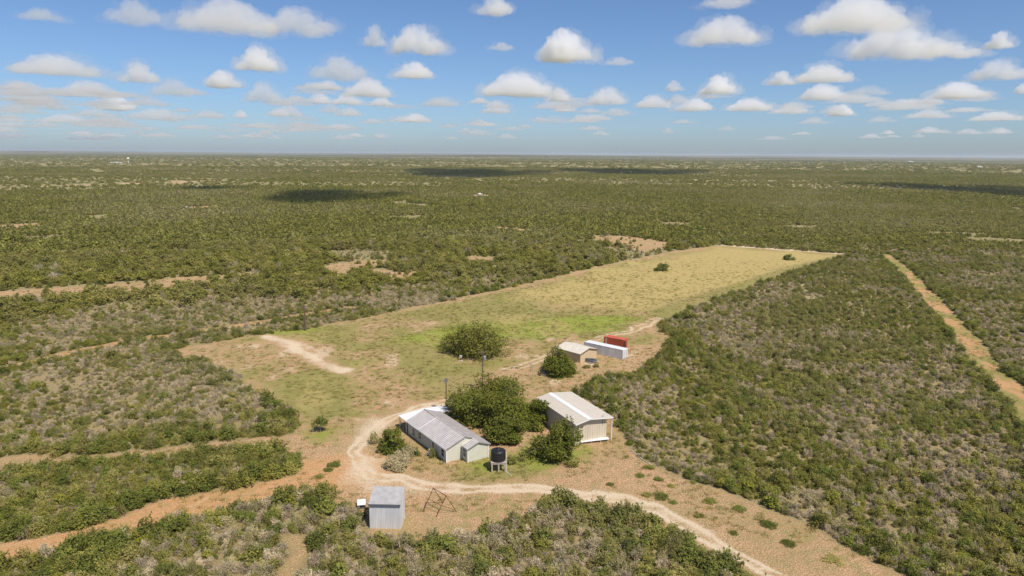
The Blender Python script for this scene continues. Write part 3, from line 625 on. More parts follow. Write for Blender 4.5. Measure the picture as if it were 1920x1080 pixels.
for k in ('scrub', 'dark', 'lime', 'wand', 'grey'):
    base[k] = len(forms); forms += PROTO[k]
r_ = np.random.default_rng(8); rest = ~taken
fi = np.array([base[k] + r_.integers(len(PROTO[k])) for k in K[rest]])
scatter_stuff('brush', 'dense mixed green and grey thorn brush covering the ranch land', sx[rest], sy[rest], sc_[rest], fi, forms)
# trees of the wooded part
okt, px_t, py_t = in_frame(tx, ty); dt = np.hypot(tx, ty); takent = np.zeros(len(tx), bool)
def tree_zone(px, py):
    if px > 1330: return 'beyond the far end of the long field'
    if py > 505 - (px - 700) * 0.09 and px > 420: return 'in the woods along the far side of the field'
    if py > 520: return 'by the sandy clearings left of the field'
    return 'in the woods beyond the sandy clearings'
sel = np.where(okt & (TK == 'tree'))[0]; sel = sel[np.argsort(-(ts[sel] / dt[sel]))][:300]; takent[sel] = True
selb = np.where(okt & (TK == 'bare'))[0]; selb = selb[np.argsort(-(ts[selb] / dt[selb]))][:60]; takent[selb] = True
for i in sel:
    z = tree_zone(px_t[i], py_t[i]); plant('mesquite_tree', PROTO['tree'][prng.integers(5)], ('crown', 'trunk'), float(tx[i]), float(ty[i]), float(ts[i]), float(prng.uniform(0, 6.28)), float(prng.uniform(0.8, 1.15)),
          'rounded olive-green tree ' + z, 'tree', 'trees ' + z)
for i in selb:
    z = tree_zone(px_t[i], py_t[i]); plant('bare_tree', PROTO['bare'][prng.integers(2)], ('twigs', 'trunk'), float(tx[i]), float(ty[i]), float(ts[i]), float(prng.uniform(0, 6.28)), float(prng.uniform(0.8, 1.15)),
          'leafless grey tree ' + z, 'tree', 'leafless trees ' + z)
rt = ~takent; nearw = rt & (dt < 420); farw = rt & ~nearw
fk = np.where(TK == 'bare', 5 + r_.integers(0, 2, len(tx)), r_.integers(0, 5, len(tx)))
scatter_stuff('woodland', 'mesquite woodland behind the field, too dense to count', tx[nearw], ty[nearw], ts[nearw], fk[nearw], PROTO['tree'] + PROTO['bare'])
ux, uy = scatter(95000, 900, 2600); ux, uy = thin(ux, uy, 6.5)
ku = (open_dist(ux, uy) < -2) & (rng.random(len(ux)) < np.where(fbm(ux / 520, uy / 150, 44, 4) + 0.05 * (ux < -100) - 0.05 * (ux > 250) < 0.53, 1.0, 0.30)); ux, uy = ux[ku], uy[ku]
ux = np.concatenate([ux, tx[farw]]); uy = np.concatenate([uy, ty[farw]]); us = np.concatenate([r_.uniform(0.5, 1.1, ku.sum()), ts[farw]])
scatter_stuff('far_woodland', 'far olive-green woodland reaching towards the horizon', ux, uy, us, r_.integers(0, 4, len(ux)), PROTO['far'])
cx_, cy_ = scatter(70000, 2300, 14000); kc = rng.random(len(cx_)) < 1.0; 
openn = fbm(cx_ / 2600, cy_ / 330, 23, 4); kc = rng.random(len(cx_)) < np.where(openn < 0.52, 1.0, 0.45)
cx_, cy_ = cx_[kc], cy_[kc]
scatter_stuff('distant_woodland', 'hazy distant woodland on the plain below the horizon', cx_, cy_, r_.uniform(0.6, 1.5, len(cx_)), r_.integers(0, 3, len(cx_)), PROTO['clump'], zsc=r_.uniform(0.6, 1.0, len(cx_)))
# grass tufts in the field and the yard
def tuft(i):
    g = np.random.default_rng(60 + i); n = 26
    b = np.stack([g.normal(size=n) * 0.16, g.normal(size=n) * 0.16, np.zeros(n)], 1); tp = b * 1.9 + np.stack([g.normal(size=n) * 0.08, g.normal(size=n) * 0.08, g.uniform(0.12, 0.34, n)], 1)
    s = np.cross(tp - b, g.normal(size=(n, 3))); s /= np.linalg.norm(s, axis=1, keepdims=True); s *= 0.028
    v = np.stack([b - s, b + s, tp], 1).reshape(-1, 3); me = np_mesh('tuft', v, np.arange(3 * n).reshape(n, 3), np.repeat(g.random(n), 3)); me.materials.append(MT['grass']); return me, None
gx, gy = scatter(330000, 95, 400, 36); gx, gy = thin(gx, gy, 0.7)
od = open_dist(gx, gy); fl = sdf_poly(FIELD, gx, gy); yd = sdf_poly(YARDG, gx, gy)
pr_ = np.where(fl > 0, 0.75 * np.clip(fl / 6, 0, 1), np.where(yd > 0, 0.6, np.where(od < 0, 0.55, 0.55))) * (dist_line(DRIVE, gx, gy) > 2.6) * (sdf_poly(APRON, gx, gy) < 0) * (dist_line(SCRAPE, gx, gy) > 4)
pr_ = pr_ * np.clip(0.4 + 1.8 * (fbm(gx / 6, gy / 6, 77, 3) - 0.35), 0.05, 1.2) * np.clip(1.25 - np.hypot(gx, gy) / 310, 0, 1)
kg = ((od > 0.2) | (rng.random(len(gx)) < 0.25)) & (rng.random(len(gx)) < pr_); gx, gy = gx[kg], gy[kg]
scatter_stuff('grass', 'short tufted grass on the field and round the house', gx, gy, rng.uniform(0.6, 1.5, len(gx)), rng.integers(0, 3, len(gx)), [tuft(i) for i in range(3)])

# ------------------------------------------------------------------ the house
hx, hy = G(837, 868); HA = math.atan2(0.557, 0.83)
house = thing('house', (hx, hy), HA, 'pale green house with ribbed grey metal gable roof beside the gravel drive', 'house')
HWD, HLN, EX0, EXD = 7.23, 15.0, 3.11, 1.9
EZ, RX, RZ = 2.62, 3.6, 4.02         # wall top, ridge place and height
MB().prism([(0, -0.3), (HWD, -0.3), (HWD, EZ), (RX, RZ), (0, EZ)], 0, HLN).build('wall', 'siding', house)
tag(MB().prism([(EX0, -0.2), (HWD - 0.004, -0.2), (HWD - 0.004, EZ + 0.02), (5.17, 3.40), (EX0, EZ + 0.02)], -EXD, -0.003).build('wall', 'siding', house), 'projecting front bay of the house')
def clap(y, x0, x1, ztop):            # lap boards as thin proud strips, too fine to pick apart
    mb = MB(); z = 0.12
    while z < ztop: mb.box(x0, x1, y - 0.014, y - 0.001, z, z + 0.035); z += 0.2
    return mb
o = clap(-EXD, EX0 + 0.12, HWD - 0.12, 2.5).build('siding_lap', 'siding', house); tag(o, kind='stuff')
o = clap(0, 0.12, EX0 - 0.02, 2.5).build('siding_lap', 'siding', house); tag(o, kind='stuff')
def roof_slope(parent, x0, z0, x1, z1, y0, y1, t, m, ribm, step, rib=0.03, name='roof_slope', rw=0.13):
    """sheet from eave x0,z0 to ridge x1,z1 with raised ribs running down it"""
    s = MB().slab((x0, y0, z0), (x1, y0, z1), (x1, y1, z1), (x0, y1, z0), t).build(name, m, parent)
    mb = MB(); y = y0 + 0.1
    while y < y1 - 0.05:
        mb.slab((x0, y, z0 + rib), (x1, y, z1 + rib), (x1, y + rw, z1 + rib), (x0, y + rw, z0 + rib), rib + 0.005); y += step
    r = mb.build('roof_rib', ribm, s); tag(r, kind='stuff'); return s
OV = 0.35; SL = (RZ - EZ) / RX; SR = (RZ - EZ) / (HWD - RX); TH = 0.07
roof_slope(house, -OV, EZ - OV * SL + TH, RX, RZ + TH, -0.25, 10.2, 0.06, 'galv', 'galv_rib', 0.5, 0.04, rw=0.22)
roof_slope(house, -OV, EZ - OV * SL + TH - 0.05, RX, RZ + TH - 0.05, 10.26, HLN + 0.3, 0.06, 'galv', 'galv_rib', 0.5, 0.04, rw=0.22)
roof_slope(house, HWD + OV, EZ - OV * SR + TH, RX, RZ + TH, -0.25, HLN + 0.3, 0.06, 'galv', 'galv', 0.30, 0.02)
er = 5.17; ez = EZ - OV * SR + TH + (HWD + OV - er) * SR
roof_slope(house, HWD + OV, EZ - OV * SR + TH - 0.004, er, ez - 0.004, -EXD - 0.3, -0.26, 0.06, 'galv', 'galv', 0.30, 0.02)
roof_slope(house, EX0 - 0.3, EZ - 0.10 + TH, er, ez - 0.004, -EXD - 0.3, -0.26, 0.06, 'galv', 'galv_rib', 0.5, 0.04, rw=0.22)
MB().slab((RX - 0.16, -0.27, RZ + TH + 0.02), (RX + 0.16, -0.27, RZ + TH + 0.02), (RX + 0.16, HLN + 0.31, RZ + TH + 0.02), (RX - 0.16, HLN + 0.31, RZ + TH + 0.02), 0.05).build('ridge_cap', 'galv', house)
MB().slab((-OV - 0.01, 10.16, EZ - OV * SL + TH + 0.06), (RX, 10.16, RZ + TH + 0.06), (RX, 10.28, RZ + TH + 0.06), (-OV - 0.01, 10.28, EZ - OV * SL + TH + 0.06), 0.05).build('roof_seam', 'white_metal', house)
for (x, y, zt) in ((0, 0, EZ - 0.02), (EX0, -EXD, EZ - 0.02), (HWD, -EXD, EZ - 0.05)):
    MB().box(x - 0.09, x + 0.09, y - 0.09, y + 0.09, -0.15, zt).build('corner_board', 'white', house)
for (a, b, c, d) in (((-OV, -0.26, EZ - OV * SL), (RX, -0.26, RZ), 0, 0), ((EX0 - 0.3, -EXD - 0.31, EZ - 0.10), (er, -EXD - 0.31, ez - TH), 0, 0), ((HWD + OV, -EXD - 0.31, EZ - OV * SR), (er, -EXD - 0.31, ez - TH), 0, 0)):
    p, q = Vector(a), Vector(b); u = Vector((0, 0.03, 0)); h = Vector((0, 0, 0.13))
    MB().add([p, q, q + u, p + u, p - h, q - h, q + u - h, p + u - h], [(0, 1, 2, 3), (7, 6, 5, 4), (0, 4, 5, 1), (1, 5, 6, 2), (2, 6, 7, 3), (3, 7, 4, 0)]).build('barge_board', 'galv', house)
MB().box(-OV - 0.02, -OV + 0.03, -0.25, HLN + 0.3, EZ - OV * SL - 0.10, EZ - OV * SL + 0.035).build('fascia', 'white', house)
def window(parent, x, y0, y1, z0, z1, side=-1, mull=True, name='window'):
    """window on a wall whose face looks along -x (side=-1)"""
    w = MB(); t = 0.09
    w.box(x - 0.05, x + 0.02, y0 - t, y1 + t, z1, z1 + t).box(x - 0.05, x + 0.02, y0 - t, y1 + t, z0 - t, z0).box(x - 0.05, x + 0.02, y0 - t, y0, z0, z1).box(x - 0.05, x + 0.02, y1, y1 + t, z0, z1)
    f = w.build(name, 'white', parent)
    h = (z1 + z0) / 2
    MB().box(x - 0.012, x + 0.01, y0, y1, h + 0.025, z1).build('pane', 'glass', f); MB().box(x - 0.012, x + 0.01, y0, y1, z0, h - 0.025).build('pane', 'glass', f)
    MB().box(x - 0.035, x + 0.01, y0, y1, h - 0.025, h + 0.025).build('sash_bar', 'white', f)
    MB().box(x - 0.11, x - 0.052, y0 - 0.13, y1 + 0.13, z0 - t - 0.03, z0 - t + 0.03).build('sill', 'white', f)
    return f
for (a, b, c, d) in ((12.15, 13.1, 0.45, 1.85), (9.5, 10.6, 0.75, 1.95), (0.75, 1.75, 0.75, 2.1)): window(house, 0, a, b, c, d)
window(house, EX0, -1.4, -0.45, 0.75, 2.2)
dr = MB().box(-0.05, 0.02, 4.1, 5.4, -0.05, 2.25).build('door', 'white', house); MB().box(-0.065, -0.051, 4.35, 5.15, 0.95, 2.05).build('pane', 'glass', dr); MB().box(-0.11, -0.052, 4.2, 4.25, 1.0, 1.1).build('handle', 'dark_metal', dr)
MB().box(-1.0, -0.06, 4.0, 5.5, -0.1, 0.12).build('door_step', 'concrete', house)
# open carport behind the house
cp = thing('carport', (hx, hy), HA, 'white metal carport roof on posts behind the grey-roofed house', 'carport')
roof_slope(cp, -0.25, 2.44, 5.1, 2.80, 15.4, 18.9, 0.05, 'white_metal', 'white_metal', 0.4, 0.02); roof_slope(cp, 10.35, 2.40, 5.1, 2.796, 15.4, 18.9, 0.05, 'white_metal', 'white_metal', 0.4, 0.02)
MB().slab((8.3, 15.45, 2.62), (8.9, 15.45, 2.575), (8.9, 18.85, 2.575), (8.3, 18.85, 2.62), 0.03).build('gutter_strip', 'shed', cp)
for x in (0.0, 3.4, 6.8, 10.1):
    for y in (15.8, 18.7): MB().box(x - 0.06, x + 0.06, y - 0.06, y + 0.06, -0.05, 2.40).build('post', 'white', cp)

# ------------------------------------------------------------------ the big tan barn
bA = math.atan2(0.43, 0.902); FLb = G(1079.9, 796.4, 4.25)
barn = thing('barn', FLb, bA, 'long tan metal barn with pale roof and white ridge strip beside the oak', 'barn')
BW, BL, BRX = 8.0, 15.4, 2.95; zl, zr, zk = 4.22, 4.35, 4.85
MB().prism([(0.15, -0.1), (7.0, -0.1), (7.0, 4.30), (BRX, 4.70), (0.15, 4.10)], 0.7, BL - 0.3).build('wall', 'tan_panel', barn)
mb = MB(); x = 0.35
while x < 6.95:
    mb.box(x, x + 0.16, 0.655, 0.698, 0.25, min(4.10 + (x - 0.15) * 0.214 if x < BRX else 4.70 - (x - BRX) * 0.098, 4.7) - 0.1); x += 0.52
tag(mb.build('wall_rib', 'tan_panel', barn), kind='stuff')
roof_slope(barn, -0.05, zl, BRX, zk, 0, BL, 0.07, 'tan_roof', 'tan_roof', 0.62, 0.025); roof_slope(barn, BW, zr, BRX, zk, 0, BL, 0.07, 'tan_roof', 'tan_roof', 0.62, 0.025)
s1 = (zk - zl) / (BRX + 0.05); s2 = (zk - zr) / (BW - BRX)
rc = MB().slab((BRX - 0.42, -0.02, zk - 0.42 * s1 + 0.05), (BRX, -0.02, zk + 0.05), (BRX, BL + 0.02, zk + 0.05), (BRX - 0.42, BL + 0.02, zk - 0.42 * s1 + 0.05), 0.015)
rc.slab((BRX + 0.001, -0.02, zk + 0.05), (BRX + 0.5, -0.02, zk - 0.5 * s2 + 0.05), (BRX + 0.5, BL + 0.02, zk - 0.5 * s2 + 0.05), (BRX + 0.001, BL + 0.02, zk + 0.05), 0.015).build('ridge_cap', 'white', barn)
for (xa, za, xb, zb) in ((-0.05, zl, BRX, zk), (BRX, zk, BW, zr)):
    for yy in (-0.05, BL + 0.01):
        MB().add([(xa, yy, za + 0.01), (xb, yy, zb + 0.01), (xb, yy + 0.04, zb + 0.01), (xa, yy + 0.04, za + 0.01), (xa, yy, za - 0.17), (xb, yy, zb - 0.17), (xb, yy + 0.04, zb - 0.17), (xa, yy + 0.04, za - 0.17)],
                 [(0, 1, 2, 3), (7, 6, 5, 4), (0, 4, 5, 1), (1, 5, 6, 2), (2, 6, 7, 3), (3, 7, 4, 0)]).build('fascia', 'white', barn)
MB().box(BW, BW + 0.05, 0, BL, zr - 0.16, zr + 0.012).build('gutter', 'white', barn)
for y in (0.25, 5.2, 10.2, 15.0): MB().box(BW - 0.22, BW - 0.08, y - 0.07, y + 0.07, -0.1, zr - 0.09).build('post', 'white', barn)
am = MB().tube((6.1, 0.62, 3.0), (6.1, 0.62, 5.0), 0.03).build('antenna_mast', 'dark_metal', barn)
for z, w in ((4.7, 0.30), (4.2, 0.22), (3.5, 0.28)): MB().tube((6.1 - w, 0.59, z), (6.1 + w, 0.59, z), 0.018, n=6).build('antenna_arm', 'dark_metal', am)
# low white deck in front of the barn
d0 = G(1089, 829, 0.5); d1 = G(1143, 823, 0.5); da = math.atan2(d1[1] - d0[1], d1[0] - d0[0]); dl = float(np.hypot(*(d1 - d0)))
dk = thing('loading_deck', d0, da, 'low white plank deck on short legs at the barn front', 'deck')
nb = 5
for i in range(nb): MB().box(0, dl, 0.02 + i * 0.2, 0.20 + i * 0.2, 0.42, 0.49).build('plank', 'white', dk)
for x in (0.35, dl * 0.36, dl * 0.68, dl - 0.35):
    for y in (0.08, 0.92): MB().box(x - 0.05, x + 0.05, y - 0.05, y + 0.05, -0.02, 0.418).build('leg', 'wood', dk)

# ------------------------------------------------------------------ grey lean-to shed
sa = G(751.5, 991); shed = thing('storage_shed', (sa[0] - 4.36, sa[1]), rad(-1.5), 'tall grey corrugated metal shed with sloping roof in the foreground', 'shed')
SWd, SD, SF, SB = 4.36, 3.5, 3.75, 4.5
MB().add([(0, 0, -0.1), (SWd, 0, -0.1), (SWd, SD, -0.1), (0, SD, -0.1), (0, 0, SF), (SWd, 0, SF), (SWd, SD, SB), (0, SD, SB)],
         [(3, 2, 1, 0), (4, 5, 6, 7), (0, 1, 5, 4), (1, 2, 6, 5), (2, 3, 7, 6), (3, 0, 4, 7)]).build('wall', 'shed', shed)
mb = MB(); x = 0.1
while x < SWd - 0.1: mb.box(x, x + 0.07, -0.03, -0.002, -0.05, SF - 0.05); x += 0.24
tag(mb.build('wall_rib', 'shed', shed), kind='stuff')
mb = MB(); y = 0.1
while y < SD - 0.1: mb.box(SWd + 0.002, SWd + 0.03, y, y + 0.07, -0.05, SF + (SB - SF) * y / SD - 0.05); y += 0.24
tag(mb.build('wall_rib', 'shed', shed), kind='stuff')
g = (SB - SF) / SD
rf = MB().slab((-0.1, -0.15, SF - 0.15 * g + 0.06), (SWd + 0.08, -0.15, SF - 0.15 * g + 0.06), (SWd + 0.08, SD + 0.1, SB + 0.1 * g + 0.06), (-0.1, SD + 0.1, SB + 0.1 * g + 0.06), 0.05).build('roof', 'shed_roof', shed)
mb = MB(); x = 0.0
while x < SWd: mb.slab((x, -0.15, SF - 0.15 * g + 0.085), (x + 0.05, -0.15, SF - 0.15 * g + 0.085), (x + 0.05, SD + 0.1, SB + 0.1 * g + 0.085), (x, SD + 0.1, SB + 0.1 * g + 0.085), 0.03); x += 0.27
tag(mb.build('roof_rib', 'shed_roof', rf), kind='stuff')
MB().box(-0.11, SWd + 0.09, -0.20, -0.152, SF - 0.22, SF + 0.04).build('fascia', 'dark_metal', shed)

# ------------------------------------------------------------------ shipping containers
def container(name, loc, ang, L_, m, label, doors_open=False):
    c = thing(name, loc, ang, label, 'container', 'shipping containers behind the yard')
    Wc, Hc = 2.44, 2.6
    MB().box(0.06, L_ - 0.06, 0.06, Wc - 0.06, 0.14, Hc - 0.05).build('body', m, c)
    for (x, y) in ((0, 0), (L_ - 0.14, 0), (0, Wc - 0.14), (L_ - 0.14, Wc - 0.14)): MB().box(x, x + 0.14, y, y + 0.14, 0.0, Hc).build('corner_post', m, c)
    for y in (0.0, Wc - 0.1):
        MB().box(0.141, L_ - 0.141, y, y + 0.1, Hc - 0.12, Hc - 0.003).build('top_rail', m, c); MB().box(0.141, L_ - 0.141, y, y + 0.1, 0.02, 0.17).build('bottom_rail', m, c)
    mb = MB(); x = 0.2
    while x < L_ - 0.25: mb.box(x, x + 0.34, 0.012, 0.058, 0.18, Hc - 0.13).box(x, x + 0.34, Wc - 0.058, Wc - 0.012, 0.18, Hc - 0.13); x += 0.58
    tag(mb.build('side_rib', m, c), kind='stuff')
    MB().box(0.1, L_ - 0.1, 0.11, Wc - 0.11, Hc - 0.049, Hc - 0.01).build('roof', 'white_metal' if m == 'container_white' else m, c)
    for k, (ya, yb) in enumerate(((0.15, 1.215), (1.225, 2.29))):
        if doors_open and k == 0:
            d = MB().box(0, 1.06, -0.03, 0.03, 0.16, Hc - 0.12).build('door', m, c); d.location = (L_ - 0.04, 0.1, 0); d.rotation_euler = (0, 0, rad(-20))
            for x in (0.35, 0.75): MB().tube((x, -0.05, 0.2), (x, -0.05, Hc - 0.2), 0.022, n=6).build('lock_bar', 'steel', d)
        else:
            d = MB().box(L_ - 0.058, L_ - 0.01, ya, yb, 0.16, Hc - 0.12).build('door', m, c)
            for f_ in (0.3, 0.7): MB().tube((L_ + 0.015, ya + (yb - ya) * f_, 0.2), (L_ + 0.015, ya + (yb - ya) * f_, Hc - 0.2), 0.022, n=6).build('lock_bar', 'steel', d)
    return c
ca = math.atan2(-8.0, 9.42)
c0 = np.array([28.7, 172.3]) - 12.19 * np.array([math.cos(ca), math.sin(ca)])
container('shipping_container', c0, ca, 12.19, 'container_white', 'long white shipping container behind the small tan shed')
r0 = G(1169.5, 637.5, 2.6); rc_ = container('shipping_container', r0 - 6.06 * np.array([math.cos(ca + 0.07), math.sin(ca + 0.07)]), ca + 0.07, 6.06, 'container_red', 'short rusty red shipping container behind the white one, door ajar', True)
MB().box(0.55, 0.75, 0.008, 0.02, 0.5, 2.3).build('white_marking', 'white', rc_)

# ------------------------------------------------------------------ small tan shed with cream roof
ta = G(1088, 680.5); tA = math.atan2(4.55, 4.73)
ts_ = thing('small_shed', ta, tA, 'small tan shed with cream gable roof and brown fascia by the containers', 'shed')
MB().prism([(0, -0.1), (6.5, -0.1), (6.5, 2.42), (3.15, 3.28), (0, 2.42)], 0, 8.0).build('wall', 'tan_plain', ts_)
roof_slope(ts_, -0.35, 2.39, 3.15, 3.36, -0.25, 8.2, 0.06, 'cream_roof', 'cream_roof', 0.4, 0.02); roof_slope(ts_, 6.8, 2.41, 3.15, 3.36, -0.25, 8.2, 0.06, 'cream_roof', 'cream_roof', 0.4, 0.02)
for (xa, za, xb, zb) in ((-0.36, 2.37, 3.15, 3.34), (3.15, 3.34, 6.81, 2.39)):
    MB().add([(xa, -0.29, za), (xb, -0.29, zb), (xb, -0.255, zb), (xa, -0.255, za), (xa, -0.29, za - 0.2), (xb, -0.29, zb - 0.2), (xb, -0.255, zb - 0.2), (xa, -0.255, za - 0.2)],
             [(0, 1, 2, 3), (7, 6, 5, 4), (0, 4, 5, 1), (1, 5, 6, 2), (2, 6, 7, 3), (3, 7, 4, 0)]).build('barge_board', 'brown', ts_)
# stack of old roofing sheets
pp = G(1108, 682); pl = thing('sheet_metal_pile', pp, rad(38), 'pile of dark grey corrugated roofing sheets beside the small tan shed', 'metal pile')
for k in range(4):
    mb = MB(); n = 10; w = 2.4; L_ = 2.6
    for i in range(n):
        x0, x1 = w * i / n, w * (i + 1) / n; za = 0.07 if i % 2 else 0.0; zb = 0.0 if i % 2 else 0.07
        mb.slab((x0, 0, za), (x1, 0, zb), (x1, L_, zb), (x0, L_, za), 0.012)
    s = mb.build('sheet', 'dark_metal' if k % 2 else 'steel', pl); s.location = (-0.2 + 0.3 * k, 0.25 * (k % 2), 0.15 + 0.28 * k); s.rotation_euler = (rad(5 - 3 * k), rad(-4 + 5 * k), rad(7 * k - 8))
for x, y in ((0.3, 0.5), (2.0, 0.5), (0.3, 2.2), (2.0, 2.2)): MB().box(x - 0.15, x + 0.15, y - 0.15, y + 0.15, -0.05, 0.3).build('block', 'concrete', pl)

# ------------------------------------------------------------------ black water tank on its stand
tc = G(934, 880)
st = thing('tank_stand', tc, rad(6), 'weathered timber stand carrying the black water tank', 'stand')
for x in (-1.1, 0.0, 1.1):
    for y in (-1.0, 1.0): MB().box(x - 0.11, x + 0.11, y - 0.11, y + 0.11, -0.05, 1.42).build('leg', 'wood', st)
for y in (-1.06, 1.06): MB().box(-1.28, 1.28, y - 0.09, y + 0.09, 1.421, 1.66).build('beam', 'wood', st)
for k in range(6): MB().box(-1.28 + 0.43 * k, -0.87 + 0.43 * k, -1.2, 1.2, 1.661, 1.73).build('plank', 'wood', st)
tk = thing('water_tank', (tc[0], tc[1], 1.732), 0, 'round black plastic water tank on a timber stand beside the house', 'tank')
prof = [(1.18, 0.0), (1.22, 0.05)]
for k in range(4): prof += [(1.22, 0.05 + 0.40 * k + 0.02), (1.24, 0.05 + 0.40 * k + 0.12), (1.24, 0.05 + 0.40 * k + 0.30), (1.21, 0.05 + 0.40 * k + 0.38)]
prof += [(1.18, 1.70), (1.0, 1.80), (0.6, 1.92), (0.32, 1.96), (0.30, 2.02)]
MB().lathe(prof, 40).build('body', 'tank', tk, True)
MB().lathe([(0.27, 2.022), (0.27, 2.07), (0.2, 2.10)], 20).build('lid', 'tank', tk, True)
wp = thing('water_pipe', (tc[0] + 1.42, tc[1] - 0.9), 0, 'thin white pipe running down the tank stand and across the ground', 'pipe')
MB().tube((0, 0, 0.0), (-0.02, 0.1, 1.9), 0.045).tube((-0.02, 0.1, 1.9), (-0.05, 0.3, 3.5), 0.035).build('riser', 'white', wp); MB().tube((0, 0.0, 0.05), (0.85, -1.6, 0.05), 0.045).build('ground_run', 'white', wp)
# ------------------------------------------------------------------ rusty swing frame
fL, fN, fM, fR = [Vector((*G(*p), 0)) for p in ((793, 960), (832, 943), (817, 970), (856, 959))]
sw = thing('swing_frame', fL, 0, 'rusty bare steel A-frame of an old swing beside the grey shed', 'swing frame')
p1 = (fL + fN) / 2 - fL; p1.z = 3.13; p2 = (fM + fR) / 2 - fL; p2.z = 2.95
for a, b in ((Vector((0, 0, 0)), p1), (fN - fL, p1), (fM - fL, p2), (fR - fL, p2)): MB().tube(a - Vector((0, 0, 0.05)), b, 0.055).build('leg', 'rust', sw)
MB().tube(p1, p2, 0.06).build('top_bar', 'rust', sw)
ma = p1 * 0.55; mb_ = (fM - fL) * 0.45 + p2 * 0.55
MB().tube(ma, mb_, 0.04).build('side_rail', 'rust', sw); MB().tube(mb_, (fR - fL) * 0.93 + p2 * 0.07, 0.035).build('brace', 'rust', sw)
# white topped table
tb = G(678, 950); t_ = thing('work_table', tb, rad(12), 'small white-topped table with dark legs left of the grey shed', 'table')
MB().box(-0.62, 0.62, -0.9, 0.9, 0.70, 0.76).build('table_top', 'white', t_)
for x in (-0.52, 0.52):
    for y in (-0.8, 0.8): MB().box(x - 0.05, x + 0.05, y - 0.05, y + 0.05, -0.02, 0.699).build('leg', 'dark_metal', t_)
MB().box(-0.55, 0.55, -0.75, 0.75, 0.15, 0.19).build('shelf', 'dark_metal', t_)
# ------------------------------------------------------------------ poles
def utility_pole(x, y, h, label, arm=True, transformer=False, r=0.17):
    p = thing('utility_pole', (x, y, float(terrain(np.array([x]), np.array([y]))[0])), rad(20), label, 'pole', 'utility poles')
    MB().tube((0, 0, -0.3), (0, 0, h), r, r * 0.75, 10).build('pole', 'pole', p)
    if arm:
        a = MB().box(-1.0, 1.0, -0.21, -0.10, h - 0.55, h - 0.40).build('crossarm', 'pole', p)
        for x in (-0.9, 0.0, 0.9): MB().lathe([(0.05, 0), (0.08, 0.06), (0.05, 0.12), (0.07, 0.17), (0.03, 0.22)], 8, (x, -0.155, h - 0.398)).build('insulator', 'steel', a)
    if transformer: MB().lathe([(0.27, 0), (0.29, 0.05), (0.29, 0.95), (0.2, 1.05)], 16, (0.42, -0.1, h - 2.3)).build('transformer', 'steel', p, True)
    return p
for px, py, h, lb, tr in ((573, 620, 7.8, 'lone dark utility pole at the left edge of the grassy field', False), (905, 733, 9.4, 'utility pole with grey transformer rising behind the big tree cluster', True),
                          (1102, 450, 11.8, 'far utility pole in the woods beside the round sandy clearing', False), (1072, 500, 7.6, 'far utility pole in the trees left of the lone field bush', False)):
    q = G(px, py); utility_pole(float(q[0]), float(q[1]), h, lb, True, tr, 0.25 if px == 573 else 0.16)
q = G(837, 772); mp = thing('meter_pole', q, 0, 'short service pole with grey meter box behind the house carport', 'pole')
MB().tube((0, 0, -0.2), (0, 0, 7.2), 0.14, 0.10, 10).build('pole', 'pole', mp); MB().box(-0.55, -0.18, -0.15, 0.15, 6.2, 7.0).build('meter_box', 'steel', mp); MB().box(0.14, 0.34, -0.12, 0.12, 6.4, 7.2).build('light_box', 'steel', mp)
for px, py, h, lb in ((995.5, 708, 3.6, 'left of two thin pale posts in the bare yard'), (998.5, 713, 4.1, 'right of two thin pale posts in the bare yard')):
    q = G(px, py); o = MB().tube((0, 0, -0.1), (0, 0, h), 0.06, 0.05, 8).build('thin_post', 'wood', None, loc=(q[0], q[1], 0)); tag(o, lb, 'post', 'thin posts in the yard')
q = G(864, 676); w_ = thing('well_head', q, 0, 'white capped well head on a red dirt patch before the domed tree', 'well head')
MB().tube((0, 0, -0.05), (0, 0, 0.8), 0.16, n=12).build('casing', 'rust', w_); MB().box(-0.3, 0.3, -0.25, 0.25, 0.8, 1.35).build('cap_box', 'concrete', w_); MB().box(-0.5, 0.5, -0.4, 0.4, -0.05, 0.06).build('pad', 'concrete', w_)
# old boards lying in the grass at the foot of the brush
for k, (a, b, lb) in enumerate((((1185, 846), (1207, 864), 'upper weathered board lying in the grass right of the barn'), ((1205, 862), (1223, 874), 'lower weathered board lying in the grass right of the barn'))):
    a = G(*a); b = G(*b); o = MB().box(0, float(np.hypot(*(b - a))), -0.09, 0.09, 0.0, 0.12).build('timber_board', 'wood', None, loc=(a[0], a[1], 0.0)); o.rotation_euler = (0, 0, math.atan2(b[1] - a[1], b[0] - a[0])); tag(o, lb, 'board', 'boards lying in the grass')

# ------------------------------------------------------------------ trees and bushes one can point at
def big_tree(name, px, py, Wd, Ht, m, label, cl, lv, a, seed, trunks=1, r=0.22, z0=None, bark='bark', fork=0.3, dome=1.0, cat='tree', crad=(0.12, 0.22), parts=('crown', 'trunk')):
    q = G(px, py); t = thing(name, q, 0, label, cat)
    z0 = Ht * 0.2 if z0 is None else z0
    cr, C = crown_mesh('crown', seed, Wd, Ht, z0, cl, lv, a, dome, m, crad)
    link(parts[0], cr, None, t); link(parts[1], limbs_mesh(parts[1], seed, C, Ht, trunks, r, Wd * 0.05, bark, 7, fork), None, t); return t
big_tree('live_oak', 882, 792, 12.0, 9.0, 'leaf_elm', 'large spreading green tree directly behind the house roof', 50, 13000, 0.2, 11, 3, 0.2, z0=1.3)
big_tree('live_oak', 948, 800, 13.0, 10.2, 'leaf_elm', 'tallest tree of the cluster between house and barn', 54, 14000, 0.2, 12, 3, 0.22, z0=1.3, bark='bark_pale')
big_tree('live_oak', 918, 768, 11.0, 9.0, 'leaf_lime', 'bright green tree at the back of the cluster behind the house', 42, 9500, 0.2, 13, 2, 0.2, z0=1.2)
